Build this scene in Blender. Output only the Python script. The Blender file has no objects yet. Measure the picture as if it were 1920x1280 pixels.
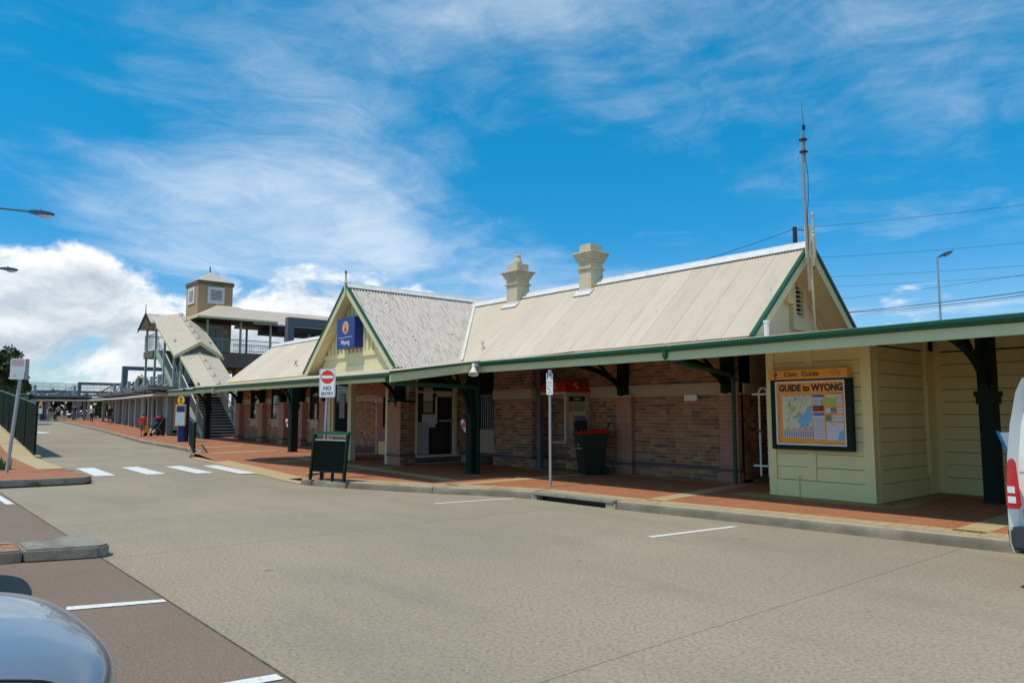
import bpy, bmesh, math, random
from mathutils import Vector, Matrix
R = math.radians
random.seed(7)
sc = bpy.context.scene
C = sc.collection

# ------------------------------------------------------------------ camera
F = 1390.0 / 1920.0
PITCH = math.atan(135 / 1390.0)
YAW = math.atan(1190 / 1390.0 * math.cos(PITCH))
AZ = math.pi - YAW
cam_d = bpy.data.cameras.new('camera')
cam = bpy.data.objects.new('camera', cam_d)
C.objects.link(cam)
cam.location = (0, 0, 1.6)
cam.rotation_euler = (math.pi / 2 + PITCH, 0, AZ - math.pi / 2)
cam_d.sensor_width = 36
cam_d.lens = 36 * F
cam_d.clip_start = 0.05
cam_d.clip_end = 3000
sc.camera = cam

# ------------------------------------------------------------------ sky, sun, exposure
SUN_EL = R(66)
SUN_AZ = R(-93)            # direction towards the sun, measured from +X
w = bpy.data.worlds.new('World')
sc.world = w
w.use_nodes = True
nt = w.node_tree
nt.nodes.clear()
N = nt.nodes.new
L = nt.links.new


def wmath(op, a, b=None, c=None, clamp=False):
    n = N('ShaderNodeMath'); n.operation = op; n.use_clamp = clamp
    for i, v in enumerate((a, b, c)):
        if v is None: continue
        if isinstance(v, (int, float)): n.inputs[i].default_value = v
        else: L(v, n.inputs[i])
    return n.outputs[0]


def wramp(v, lo, hi, smooth=True):
    n = N('ShaderNodeMapRange'); n.interpolation_type = 'SMOOTHSTEP' if smooth else 'LINEAR'
    L(v, n.inputs['Value']); n.inputs['From Min'].default_value = lo; n.inputs['From Max'].default_value = hi
    return n.outputs[0]


def wnoise(vec, scale, detail=8, rough=.55, dist=0.0):
    n = N('ShaderNodeTexNoise'); L(vec, n.inputs['Vector'])
    n.inputs['Scale'].default_value = scale; n.inputs['Detail'].default_value = detail
    n.inputs['Roughness'].default_value = rough; n.inputs['Distortion'].default_value = dist
    return n.outputs['Fac']


def wcomb(x, y, z):
    n = N('ShaderNodeCombineXYZ')
    for i, v in enumerate((x, y, z)):
        if isinstance(v, (int, float)): n.inputs[i].default_value = v
        else: L(v, n.inputs[i])
    return n.outputs[0]


def wmix(fac, a, b):
    n = N('ShaderNodeMix'); n.data_type = 'RGBA'
    for i, v in ((0, fac), (6, a), (7, b)):
        if isinstance(v, (int, float)): n.inputs[i].default_value = v
        elif isinstance(v, tuple): n.inputs[i].default_value = v
        else: L(v, n.inputs[i])
    return n.outputs[2]


sky = N('ShaderNodeTexSky')
sky.sky_type = 'NISHITA'
sky.sun_disc = False
sky.sun_elevation = SUN_EL
sky.sun_rotation = math.pi / 2 - SUN_AZ
sky.air_density = 1.0; sky.dust_density = 0.3; sky.ozone_density = 2.5
hs = N('ShaderNodeHueSaturation')
hs.inputs['Hue'].default_value = 0.492; hs.inputs['Saturation'].default_value = 1.42; hs.inputs['Value'].default_value = 1.18
L(sky.outputs[0], hs.inputs['Color'])
tc = N('ShaderNodeTexCoord')
sep = N('ShaderNodeSeparateXYZ'); L(tc.outputs['Generated'], sep.inputs[0])
dx, dy, dz = sep.outputs
tint = N('ShaderNodeMix'); tint.data_type = 'RGBA'; tint.blend_type = 'MULTIPLY'; tint.inputs[0].default_value = 1
L(hs.outputs[0], tint.inputs[6]); L(wmix(wramp(dz, .02, .52), (.40, .68, .93, 1), (.22, 1.28, 1.16, 1)), tint.inputs[7])
# high cloud combed by the wind in two crossing directions
zz = wmath('ADD', wmath('MAXIMUM', dz, 0.0), 0.14)


def planar(az):
    c_, s_ = math.cos(az), math.sin(az)
    u = wmath('DIVIDE', wmath('ADD', wmath('MULTIPLY', dx, c_), wmath('MULTIPLY', dy, s_)), zz)
    v = wmath('DIVIDE', wmath('ADD', wmath('MULTIPLY', dx, s_), wmath('MULTIPLY', dy, -c_)), zz)
    return u, v


ca_, sa_ = math.cos(AZ), math.sin(AZ)
SEED_A, SEED_B, SEED_C = 7.7, 51.3, 90.1
ua, va = planar(AZ - R(50)); ub, vb = planar(AZ + R(55))
warp = wnoise(wcomb(ua, va, 2.2), .9, 3, .5)
va_w = wmath('ADD', va, wmath('MULTIPLY', warp, .9)); vb_w = wmath('ADD', vb, wmath('MULTIPLY', warp, .9))
ca1 = wnoise(wcomb(wmath('MULTIPLY', ua, .42), va_w, SEED_A), 1.05, 9, .60, .35)
cb1 = wnoise(wcomb(wmath('MULTIPLY', ub, .42), vb_w, SEED_B), 1.05, 9, .60, .35)
side = wnoise(wcomb(ua, va, 21.0), .22, 2, .5)
fine = wnoise(wcomb(wmath('MULTIPLY', ua, .8), va_w, 5.5), 6.5, 7, .7, .6)
big = wnoise(wcomb(ub, vb, SEED_C), .50, 4, .55, .5)
sel = wramp(wmath('ADD', wmath('MULTIPLY', wmath('ADD', wmath('MULTIPLY', dx, sa_), wmath('MULTIPLY', dy, -ca_)), .55), side), .28, .62)
streak = wmath('ADD', wmath('MULTIPLY', ca1, wmath('SUBTRACT', 1.0, sel)), wmath('MULTIPLY', cb1, sel))
cmix = wmath('ADD', wmath('MULTIPLY', streak, .75), wmath('ADD', wmath('MULTIPLY', big, .85), wmath('MULTIPLY', fine, .16)))
cirrus = wmath('MULTIPLY', wmath('MULTIPLY', wramp(cmix, .80, 1.19), .78), wramp(dz, .01, .10))
lowhaze = wmath('MULTIPLY', wramp(dz, .24, .0), .22)
cirrus = wmath('MAXIMUM', cirrus, lowhaze)
# heaped cloud low in the sky
cdir = wcomb(dx, dy, wmath('MULTIPLY', dz, 1.7))
cdir_up = wcomb(wmath('ADD', dx, 0), wmath('ADD', dy, -.012), wmath('MULTIPLY', wmath('ADD', dz, .022), 1.7))
def heap(v):
    a = wnoise(v, 3.9, 2, .5)
    b = wnoise(v, 9.0, 8, .60, .3)
    return wmath('ADD', wmath('MULTIPLY', a, .50), wmath('MULTIPLY', b, .50))
h0 = heap(cdir); h1 = heap(cdir_up)
west = wramp(wmath('ADD', wmath('MULTIPLY', dx, -.985), wmath('MULTIPLY', dy, .17)), .72, .99)
bias = wmath('SUBTRACT', wmath('MULTIPLY', west, .112), wmath('ADD', wmath('MULTIPLY', dz, .30), wmath('MULTIPLY', wramp(dz, .15, .27), .22)))
dens = wmath('ADD', h0, bias)
cum = wramp(dens, .505, .60)
shade = wmath('ADD', wmath('MULTIPLY', wmath('SUBTRACT', h0, h1), 6.0), .55, clamp=True)
thick = wramp(dens, .56, .70)
shade = wmath('SUBTRACT', shade, wmath('MULTIPLY', thick, .45), clamp=True)
ccol = wmix(shade, (4.6, 5.2, 5.9, 1), (10.2, 10.2, 10.2, 1))
col = wmix(cirrus, tint.outputs[2], (9.0, 9.3, 9.5, 1))
col = wmix(wmath('MULTIPLY', cum, .95), col, ccol)
bg = N('ShaderNodeBackground'); bg.inputs['Strength'].default_value = 0.1
L(col, bg.inputs['Color'])
wo = N('ShaderNodeOutputWorld'); L(bg.outputs[0], wo.inputs[0])

sun_d = bpy.data.lights.new('sun', 'SUN')
sun_d.energy = 2.75; sun_d.angle = R(.55); sun_d.color = (1, .905, .755)
sun = bpy.data.objects.new('sun', sun_d); C.objects.link(sun)
sv = Vector((math.cos(SUN_AZ) * math.cos(SUN_EL), math.sin(SUN_AZ) * math.cos(SUN_EL), math.sin(SUN_EL)))
sun.rotation_euler = sv.to_track_quat('Z', 'Y').to_euler()
sun.location = (0, -20, 40)
sc.view_settings.view_transform = 'Standard'
sc.view_settings.look = 'None'
sc.view_settings.exposure = 0.22
sc.view_settings.gamma = 1
sc.view_settings.use_curve_mapping = False
sc.render.engine = 'CYCLES'
sc.cycles.use_denoising = True
sc.cycles.max_bounces = 10
sc.cycles.diffuse_bounces = 8


# ------------------------------------------------------------------ materials
def mat(name, col, rough=.6, metal=0.0, spec=.4, noise=None, bump=None, rand=None, coat=0.0, island=None, dirt=None, trans=None, thr=(.5, .72), speck=None):
    """noise=(scale, amount, colour) mottles; bump=(scale, strength); rand=[colours] picked per object; island=[colours] per loose piece."""
    m = bpy.data.materials.new(name); m.use_nodes = True
    t = m.node_tree; b = t.nodes['Principled BSDF']
    n_ = t.nodes.new; l_ = t.links.new
    b.inputs['Roughness'].default_value = rough; b.inputs['Metallic'].default_value = metal
    b.inputs['Specular IOR Level'].default_value = spec
    b.inputs['Coat Weight'].default_value = coat
    if trans: b.inputs['Transmission Weight'].default_value = trans
    geo = n_('ShaderNodeNewGeometry')
    out = None
    if rand or island:
        cols = rand or island
        rp = n_('ShaderNodeValToRGB'); rp.color_ramp.interpolation = 'CONSTANT'
        e = rp.color_ramp.elements
        for i, cc in enumerate(cols):
            el = e[i] if i < 2 else e.new(i / len(cols))
            el.position = i / len(cols); el.color = (*cc, 1)
        src = n_('ShaderNodeObjectInfo').outputs['Random'] if rand else geo.outputs['Random Per Island']
        l_(src, rp.inputs[0]); out = rp.outputs[0]
    if noise or dirt:
        for k, spec_ in enumerate([noise, dirt]):
            if not spec_: continue
            s, amt, c2 = spec_[:3]
            tex = n_('ShaderNodeTexNoise'); tex.inputs['Scale'].default_value = s; tex.inputs['Detail'].default_value = 7
            tex.inputs['Roughness'].default_value = .62
            if len(spec_) > 3:
                mp = n_('ShaderNodeVectorMath'); mp.operation = 'MULTIPLY'; mp.inputs[1].default_value = spec_[3]
                l_(geo.outputs['Position'], mp.inputs[0]); l_(mp.outputs[0], tex.inputs['Vector'])
            else: l_(geo.outputs['Position'], tex.inputs['Vector'])
            mr = n_('ShaderNodeMapRange'); l_(tex.outputs['Fac'], mr.inputs['Value'])
            lo, hi = (.35, .7) if k == 0 else thr
            mr.inputs['From Min'].default_value = lo; mr.inputs['From Max'].default_value = hi; mr.inputs['To Max'].default_value = amt
            mx = n_('ShaderNodeMix'); mx.data_type = 'RGBA'
            l_(mr.outputs[0], mx.inputs[0])
            if out is None: mx.inputs[6].default_value = (*col, 1)
            else: l_(out, mx.inputs[6])
            mx.inputs[7].default_value = (*c2, 1)
            out = mx.outputs[2]
    if speck:
        v = n_('ShaderNodeTexVoronoi'); v.inputs['Scale'].default_value = speck[0]; l_(geo.outputs['Position'], v.inputs['Vector'])
        mr = n_('ShaderNodeMapRange'); l_(v.outputs['Distance'], mr.inputs['Value']); mr.inputs['From Min'].default_value = speck[1]; mr.inputs['From Max'].default_value = speck[1] * .5; mr.inputs['To Max'].default_value = speck[2]
        mx = n_('ShaderNodeMix'); mx.data_type = 'RGBA'; l_(mr.outputs[0], mx.inputs[0])
        if out is None: mx.inputs[6].default_value = (*col, 1)
        else: l_(out, mx.inputs[6])
        mx.inputs[7].default_value = (*speck[3], 1); out = mx.outputs[2]
    if out is None: b.inputs['Base Color'].default_value = (*col, 1)
    else: l_(out, b.inputs['Base Color'])
    if bump:
        tex = n_('ShaderNodeTexNoise'); tex.inputs['Scale'].default_value = bump[0]; tex.inputs['Detail'].default_value = 6
        l_(geo.outputs['Position'], tex.inputs['Vector'])
        bp = n_('ShaderNodeBump'); bp.inputs['Strength'].default_value = bump[1]; bp.inputs['Distance'].default_value = bump[2] if len(bump) > 2 else .01
        l_(tex.outputs['Fac'], bp.inputs['Height']); l_(bp.outputs[0], b.inputs['Normal'])
    return m


BRICKS = [(.42, .185, .090), (.47, .215, .10), (.36, .165, .085), (.53, .27, .12), (.43, .195, .095), (.20, .12, .085), (.48, .215, .09), (.30, .16, .095), (.45, .20, .095), (.25, .135, .08), (.50, .25, .115), (.40, .18, .085), (.155, .105, .085), (.38, .17, .08)]
M = dict(
    brick=mat('brick', (.2, .1, .06), .85, rand=BRICKS, noise=(22, .4, (.30, .15, .08)), bump=(60, .4)),
    brick_far=mat('brick_run', (.2, .1, .06), .85, island=BRICKS, noise=(22, .4, (.30, .15, .08))),
    brick_red=mat('brick_red', (.3, .12, .09), .8, island=[(.46, .20, .125), (.50, .225, .14), (.42, .185, .115), (.48, .23, .14)], noise=(20, .3, (.33, .16, .12))),
    brick_dark=mat('brick_dark', (.05, .035, .035), .6, island=[(.10, .065, .065), (.13, .08, .075), (.08, .065, .07)]),
    mortar=mat('mortar', (.52, .43, .31), .95, noise=(9, .5, (.38, .30, .22))),
    stone=mat('sandstone_band', (.54, .43, .30), .85, noise=(7, .6, (.36, .31, .24)), bump=(40, .3)),
    cream=mat('cream_paint', (.77, .67, .38), .55, noise=(2.5, .25, (.69, .59, .33)), dirt=(1.1, .25, (.56, .47, .27))),
    cream_board=mat('cream_board', (.86, .73, .34), .5, noise=(2.2, .3, (.77, .63, .30)), dirt=(.9, .25, (.66, .53, .25)), bump=(25, .08)),
    chim=mat('chimney_render', (.62, .53, .36), .8, noise=(6, .5, (.48, .42, .31)), dirt=(3, .5, (.3, .26, .19))),
    roof=mat('roof_sheet_cream', (.59, .49, .385), .5, rand=[(.59, .49, .385), (.565, .47, .365), (.61, .51, .405), (.585, .485, .39), (.56, .465, .37)], noise=(1.2, .3, (.50, .42, .32)), dirt=(3.4, .45, (.42, .35, .27), (1, .25, .25)), speck=(2.1, .07, .85, (.22, .17, .13))),
    roof_old=mat('roof_sheet_weathered', (.56, .50, .45), .6, noise=(8, .5, (.42, .37, .33)), dirt=(15, .8, (.20, .165, .145), (.22, 2.2, .22)), thr=(.49, .66), speck=(3.2, .16, .8, (.10, .08, .07))),
    cap=mat('ridge_cap_white', (.72, .70, .67), .5, noise=(3, .4, (.60, .57, .53)), dirt=(6, .4, (.45, .41, .37))),
    green=mat('green_gloss_paint', (.014, .10, .055), .45, spec=.25, noise=(3, .35, (.02, .07, .042))),
    green_dk=mat('dark_green_paint', (.005, .022, .013), .62, spec=.18, noise=(4, .3, (.010, .028, .017))),
    fascia=mat('fascia_pale_green', (.60, .57, .32), .55, noise=(2, .35, (.55, .52, .29)), dirt=(1.6, .3, (.46, .43, .23))),
    dark=mat('dark_timber', (.022, .022, .02), .7, noise=(5, .3, (.03, .028, .025))),
    under=mat('awning_lining', (.55, .46, .28), .8, noise=(3, .4, (.44, .36, .21))),
    glass=mat('window_glass', (.016, .018, .02), .06, spec=.6),
    paver=None, road=None, asph=None,
    kerb=mat('kerb_concrete', (.40, .345, .255), .9, noise=(5, .6, (.28, .24, .175)), dirt=(1.6, .85, (.10, .085, .06), (1, 1, 2)), bump=(50, .5)),
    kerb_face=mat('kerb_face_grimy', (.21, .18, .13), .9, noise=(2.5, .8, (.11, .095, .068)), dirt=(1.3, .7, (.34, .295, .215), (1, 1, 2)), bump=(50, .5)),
    kerb_dk=mat('kerb_concrete_grey', (.30, .28, .235), .9, noise=(6, .6, (.21, .195, .16)), dirt=(3, .7, (.10, .09, .075)), bump=(50, .5)),
    yell=mat('yellow_paver', (.47, .355, .19), .85, rand=[(.48, .36, .19), (.45, .335, .18), (.5, .38, .21), (.46, .36, .2)], noise=(14, .4, (.40, .30, .16))),
    moss=mat('mossy_paver', (.40, .30, .12), .9, noise=(6, .6, (.26, .21, .075))),
    white=mat('road_paint', (.80, .80, .77), .7, noise=(9, .5, (.60, .58, .52)), dirt=(26, .75, (.36, .32, .24)), thr=(.53, .68)),
    steel=mat('galvanised_steel', (.42, .44, .46), .42, metal=.55, noise=(8, .4, (.34, .36, .38))),
    steel_dk=mat('grey_painted_steel', (.10, .125, .14), .5, noise=(3, .3, (.14, .16, .17))),
    sage=mat('sage_painted_steel', (.34, .42, .34), .5),
    rail=mat('grey_railing', (.36, .37, .37), .5),
    signw=mat('sign_white', (.85, .86, .87), .35),
    signr=mat('sign_red', (.80, .045, .02), .4),
    signb=mat('sign_black', (.015, .015, .015), .45),
    blue=mat('sign_blue', (.012, .035, .22), .35),
    blue_dk=mat('column_blue', (.010, .018, .13), .4),
    gold=mat('sign_gold', (.83, .43, .02), .45),
    peach=mat('emblem_peach', (.85, .46, .18), .5),
    orange=mat('poster_orange', (.90, .36, .03), .3, noise=(3, .25, (.85, .30, .03))),
    paper=mat('paper', (.66, .66, .72), .5),
    paper_y=mat('map_land', (.72, .72, .48), .5, noise=(16, .5, (.62, .68, .50)), dirt=(30, .5, (.70, .50, .42))),
    paper_b=mat('map_water', (.20, .48, .78), .5),
    paper_g=mat('map_green', (.22, .52, .30), .5),
    paper_l=mat('advert_lime', (.42, .62, .08), .5),
    maroon=mat('advert_maroon', (.22, .02, .03), .5),
    ads_b=mat('advert_blue', (.03, .20, .55), .5),
    ads_s=mat('advert_slate', (.16, .24, .26), .5, noise=(60, .6, (.35, .30, .2))),
    ink=mat('print_grey', (.30, .30, .36), .6),
    red=mat('red_plastic', (.55, .012, .012), .35),
    redorange=mat('phone_hood_red', (.48, .035, .012), .35, noise=(3, .3, (.38, .025, .01))),
    bin=mat('bin_green', (.020, .030, .020), .5, noise=(12, .2, (.03, .04, .03))),
    rubber=mat('rubber', (.018, .018, .018), .7),
    beige=mat('beige_enamel', (.44, .40, .32), .5),
    white_p=mat('white_paint', (.74, .74, .70), .45, noise=(6, .25, (.6, .58, .52))),
    tower=mat('tower_render', (.46, .30, .17), .8, noise=(1.2, .35, (.42, .26, .14)), dirt=(1.2, .25, (.32, .2, .11), (1, 1, .3))),
    towery=mat('tower_render_yellow', (.52, .41, .17), .8, noise=(1.5, .3, (.46, .36, .14))),
    conc=mat('stained_concrete', (.17, .15, .125), .9, noise=(1.6, .7, (.10, .09, .075)), dirt=(1.2, .6, (.05, .045, .04), (1, 1, .35))),
    tread=mat('stair_tread', (.36, .34, .31), .85),
    brown=mat('stringer_brown', (.30, .21, .11), .7),
    vanw=mat('van_white', (.84, .83, .79), .22, coat=.6, noise=(1.5, .15, (.72, .72, .69))),
    carp=mat('car_silver_blue', (.35, .37, .40), .27, metal=.55, coat=.5, spec=.4),
    tail=mat('tail_red', (.48, .006, .012), .12, coat=.5),
    lens=mat('lens_clear', (.75, .76, .78), .12),
    dgrey=mat('dark_grey_plastic', (.045, .047, .052), .5),
    skin=mat('skin', (.52, .30, .20), .6), hair=mat('hair', (.03, .02, .015), .6),
    trunk=mat('bark', (.16, .12, .09), .9, noise=(6, .6, (.08, .06, .045))),
    timber=mat('pole_timber', (.035, .03, .045), .9),
)


def ground_mat(name, c1, c2, c3, fine, big, patch_amt=.5, streak=None, speck=None, rough=.9, bricks=False, stains=None):
    m = bpy.data.materials.new(name); m.use_nodes = True
    t = m.node_tree; b = t.nodes['Principled BSDF']; n_ = t.nodes.new; l_ = t.links.new
    b.inputs['Roughness'].default_value = rough; b.inputs['Specular IOR Level'].default_value = .25
    geo = n_('ShaderNodeNewGeometry')
    def noise(s, d=6, vec=None, rough_=.6):
        x = n_('ShaderNodeTexNoise'); x.inputs['Scale'].default_value = s; x.inputs['Detail'].default_value = d; x.inputs['Roughness'].default_value = rough_
        if vec:
            q = n_('ShaderNodeVectorMath'); q.operation = 'MULTIPLY'; q.inputs[1].default_value = vec; l_(geo.outputs['Position'], q.inputs[0]); l_(q.outputs[0], x.inputs['Vector'])
        else: l_(geo.outputs['Position'], x.inputs['Vector'])
        return x.outputs['Fac']
    def mr(v, lo, hi, to):
        x = n_('ShaderNodeMapRange'); l_(v, x.inputs['Value']); x.inputs['From Min'].default_value = lo; x.inputs['From Max'].default_value = hi; x.inputs['To Max'].default_value = to
        return x.outputs[0]
    def mix(f, a, bb):
        x = n_('ShaderNodeMix'); x.data_type = 'RGBA'; l_(f, x.inputs[0])
        if isinstance(a, tuple): x.inputs[6].default_value = (*a, 1)
        else: l_(a, x.inputs[6])
        x.inputs[7].default_value = (*bb, 1)
        return x.outputs[2]
    o = mix(mr(noise(big), .36, .66, patch_amt), c1, c2)
    o = mix(mr(noise(fine, 4), .42, .7, .75), o, c3)
    if streak: o = mix(mr(noise(streak[0], 6, streak[1]), .5, .72, streak[2]), o, streak[3])
    if bricks:
        bt = n_('ShaderNodeTexBrick'); bt.inputs['Scale'].default_value = 1; bt.inputs['Brick Width'].default_value = .23; bt.inputs['Row Height'].default_value = .115; bt.inputs['Mortar Size'].default_value = .006
        bt.inputs['Color1'].default_value = (0, 0, 0, 1); bt.inputs['Color2'].default_value = (.45, .45, .45, 1); bt.inputs['Mortar'].default_value = (1, 1, 1, 1)
        l_(geo.outputs['Position'], bt.inputs['Vector']); o = mix(mr(bt.outputs['Color'], 0, 1, .75), o, (.20, .09, .055))
    if stains: o = mix(mr(noise(stains[0], 3), stains[1], stains[1] + .05, stains[2]), o, stains[3])
    if speck:
        v = n_('ShaderNodeTexVoronoi'); v.inputs['Scale'].default_value = speck[0]; l_(geo.outputs['Position'], v.inputs['Vector'])
        o = mix(mr(v.outputs['Distance'], speck[1], speck[1] * .4, speck[2]), o, speck[3])
    l_(o, b.inputs['Base Color'])
    x = noise(fine * 1.6, 3)
    bp = n_('ShaderNodeBump'); bp.inputs['Strength'].default_value = .55; bp.inputs['Distance'].default_value = .008; l_(x, bp.inputs['Height']); l_(bp.outputs[0], b.inputs['Normal'])
    return m


M['road'] = ground_mat('road_concrete', (.405, .335, .240), (.32, .272, .205), (.19, .158, .11), 30, .30, .9, streak=(.55, (.5, 1.8, 1), .6, (.245, .215, .165)), speck=(19, .22, .6, (.13, .11, .078)), stains=(2.3, .70, .6, (.12, .10, .075)))
M['asph'] = ground_mat('red_asphalt', (.205, .150, .116), (.165, .122, .097), (.31, .23, .175), 55, .8, .6, speck=(42, .24, .8, (.42, .31, .23)), stains=(3.1, .68, .6, (.075, .06, .05)))
M['ground'] = ground_mat('verge_ground', (.13, .12, .07), (.17, .15, .1), (.09, .1, .05), 8, .05)
M['paver'] = ground_mat('red_paver', (.43, .178, .083), (.385, .155, .075), (.47, .205, .10), 16, 1.4, .7, streak=(2.2, (1, 1, 1), .25, (.25, .105, .06)), bricks=True)


# ------------------------------------------------------------------ mesh builder
class MB:
    def __init__(s): s.v = []; s.f = []
    def add(s, vs, fs):
        o = len(s.v); s.v += [tuple(map(float, p)) for p in vs]; s.f += [tuple(i + o for i in q) for q in fs]; return s
    def hexa(s, p): # 8 points: bottom 4 ccw, top 4 ccw
        return s.add(p, [(3, 2, 1, 0), (4, 5, 6, 7), (0, 1, 5, 4), (1, 2, 6, 5), (2, 3, 7, 6), (3, 0, 4, 7)])
    def box(s, x0, x1, y0, y1, z0, z1):
        return s.hexa([(x0, y0, z0), (x1, y0, z0), (x1, y1, z0), (x0, y1, z0), (x0, y0, z1), (x1, y0, z1), (x1, y1, z1), (x0, y1, z1)])
    def prism(s, poly, vec):  # planar polygon extruded by vec
        n = len(poly); vec = Vector(vec)
        a = [Vector(p) for p in poly]; nrm = Vector((0, 0, 0))
        for i in range(n): nrm += a[i].cross(a[(i + 1) % n])
        if nrm.dot(vec) > 0: a = a[::-1]
        b = [p + vec for p in a]
        s.add(a + b, [tuple(range(n)), tuple(range(2 * n - 1, n - 1, -1))] + [(i, i + n, (i + 1) % n + n, (i + 1) % n) for i in range(n)])
        return s
    def bar(s, p0, p1, wd, ht=None, upv=(0, 0, 1)):
        ht = ht or wd; p0, p1 = Vector(p0), Vector(p1); d = (p1 - p0).normalized(); u = Vector(upv)
        if abs(d.dot(u)) > .99: u = Vector((0, 1, 0))
        r = d.cross(u).normalized(); u = r.cross(d).normalized()
        c = [r * (-wd / 2) - u * (ht / 2), r * (wd / 2) - u * (ht / 2), r * (wd / 2) + u * (ht / 2), r * (-wd / 2) + u * (ht / 2)]
        s.add([p0 + q for q in c] + [p1 + q for q in c], [(0, 1, 2, 3), (7, 6, 5, 4), (1, 0, 4, 5), (2, 1, 5, 6), (3, 2, 6, 7), (0, 3, 7, 4)])
        return s
    def tube(s, path, r, n=8, cap=True):
        path = [Vector(p) for p in path]; rs = r if isinstance(r, (list, tuple)) else [r] * len(path)
        rings = []; prev = None
        for i, p in enumerate(path):
            d = (path[min(i + 1, len(path) - 1)] - path[max(i - 1, 0)]).normalized()
            if prev is None:
                u = Vector((0, 0, 1)) if abs(d.z) < .9 else Vector((1, 0, 0))
            else: u = prev
            u = (u - d * u.dot(d)).normalized(); prev = u; q = d.cross(u)
            rings.append([p + (u * math.cos(2 * math.pi * k / n) + q * math.sin(2 * math.pi * k / n)) * rs[i] for k in range(n)])
        vs = [v for rg in rings for v in rg]; fs = []
        for i in range(len(path) - 1):
            for k in range(n):
                a, b = i * n + k, i * n + (k + 1) % n
                fs.append((a, b, b + n, a + n))
        if cap: fs += [tuple(range(n - 1, -1, -1)), tuple(range((len(path) - 1) * n, len(path) * n))]
        return s.add(vs, fs)
    def lathe(s, prof, c, n=12, sq=False):  # profile (r, z)
        ph = math.pi / 4 if sq else 0; k = math.sqrt(2) if sq else 1
        vs = [(c[0] + r * k * math.cos(ph + 2 * math.pi * j / n), c[1] + r * k * math.sin(ph + 2 * math.pi * j / n), c[2] + z) for r, z in prof for j in range(n)]
        fs = [(i * n + j, i * n + (j + 1) % n, (i + 1) * n + (j + 1) % n, (i + 1) * n + j) for i in range(len(prof) - 1) for j in range(n)]
        fs += [tuple(range(n - 1, -1, -1)), tuple(range((len(prof) - 1) * n, len(prof) * n))]
        return s.add(vs, fs)
    def disc(s, c, r, ax, ay, th, n=24, ry=None):
        c, ax, ay = Vector(c), Vector(ax), Vector(ay); nz = ax.cross(ay)
        return s.prism([c + ax * r * math.cos(2 * math.pi * k / n) + ay * (ry or r) * math.sin(2 * math.pi * k / n) for k in range(n)], nz * th)
    def blob(s, c, rx, ry, rz, n=10, m_=6):
        prof = [(math.sin(math.pi * i / m_), -math.cos(math.pi * i / m_)) for i in range(1, m_)]
        vs = [(c[0], c[1], c[2] - rz)] + [(c[0] + r * rx * math.cos(2 * math.pi * j / n), c[1] + r * ry * math.sin(2 * math.pi * j / n), c[2] + z * rz) for r, z in prof for j in range(n)] + [(c[0], c[1], c[2] + rz)]
        fs = [(0, 1 + (j + 1) % n, 1 + j) for j in range(n)]
        for i in range(m_ - 2):
            for j in range(n):
                a = 1 + i * n + j; b = 1 + i * n + (j + 1) % n
                fs.append((a, b, b + n, a + n))
        e = len(vs) - 1; o = 1 + (m_ - 2) * n
        fs += [(o + j, o + (j + 1) % n, e) for j in range(n)]
        return s.add(vs, fs)


ORI = {}


def mesh_of(name, mb, material, off=(0, 0, 0), smooth=False, bevel=0):
    me = bpy.data.meshes.new(name)
    me.from_pydata([(p[0] - off[0], p[1] - off[1], p[2] - off[2]) for p in mb.v], [], mb.f)
    if bevel:
        bm = bmesh.new(); bm.from_mesh(me)
        bmesh.ops.bevel(bm, geom=[e for e in bm.edges if len(e.link_faces) == 2 and e.calc_face_angle(0) > .6], offset=bevel, segments=2, affect='EDGES', clamp_overlap=True)
        bm.to_mesh(me); bm.free()
    me.update()
    if smooth:
        for p in me.polygons: p.use_smooth = True
        try: me.set_sharp_from_angle(angle=R(40))
        except Exception: pass
    me.materials.append(material)
    return me


def thing(name, label, cat, loc=(0, 0, 0), rz=0, group=None):
    o = bpy.data.objects.new(name, None); C.objects.link(o); o.empty_display_size = .2
    o.location = loc; o.rotation_euler = (0, 0, rz); o['label'] = label; o['category'] = cat
    if group: o['group'] = group
    ORI[o.name] = Vector(loc)
    return o


def part(name, mb, material, parent=None, local=False, smooth=False, bevel=0, label=None, kind=None, cat=None, group=None):
    """A mesh object. Under a parent the points are given in world space (or the thing's own space when local)."""
    off = (0, 0, 0) if (local or parent is None) else ORI[parent.name]
    if parent is None and cat:     # a one-mesh thing: origin at the base of its bounds
        xs = [p[0] for p in mb.v]; ys = [p[1] for p in mb.v]; zs = [p[2] for p in mb.v]
        off = ((min(xs) + max(xs)) / 2, (min(ys) + max(ys)) / 2, min(zs))
    o = bpy.data.objects.new(name, mesh_of(name, mb, material, off, smooth, bevel)); C.objects.link(o)
    if parent is None: o.location = off
    else: o.parent = parent
    ORI[o.name] = ORI[parent.name] if (parent is not None) else Vector(off)
    if label: o['label'] = label
    if kind: o['kind'] = kind
    if cat: o['category'] = cat
    if group: o['group'] = group
    return o


def inst(name, me, parent, loc, rot=(0, 0, 0), local=False):
    o = bpy.data.objects.new(name, me); C.objects.link(o); o.parent = parent
    o.location = Vector(loc) - (Vector((0, 0, 0)) if local else ORI[parent.name]); o.rotation_euler = rot
    ORI[o.name] = Vector(loc)
    return o


def struct(name, mb, material, smooth=False, bevel=0):
    return part(name, mb, material, kind='structure', smooth=smooth, bevel=bevel)


def copy_tree(o, parent=None):
    c = o.copy(); C.objects.link(c)
    if parent is not None: c.parent = parent
    for ch in [x for x in C.objects if x.parent == o]: copy_tree(ch, c)
    return c


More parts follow.
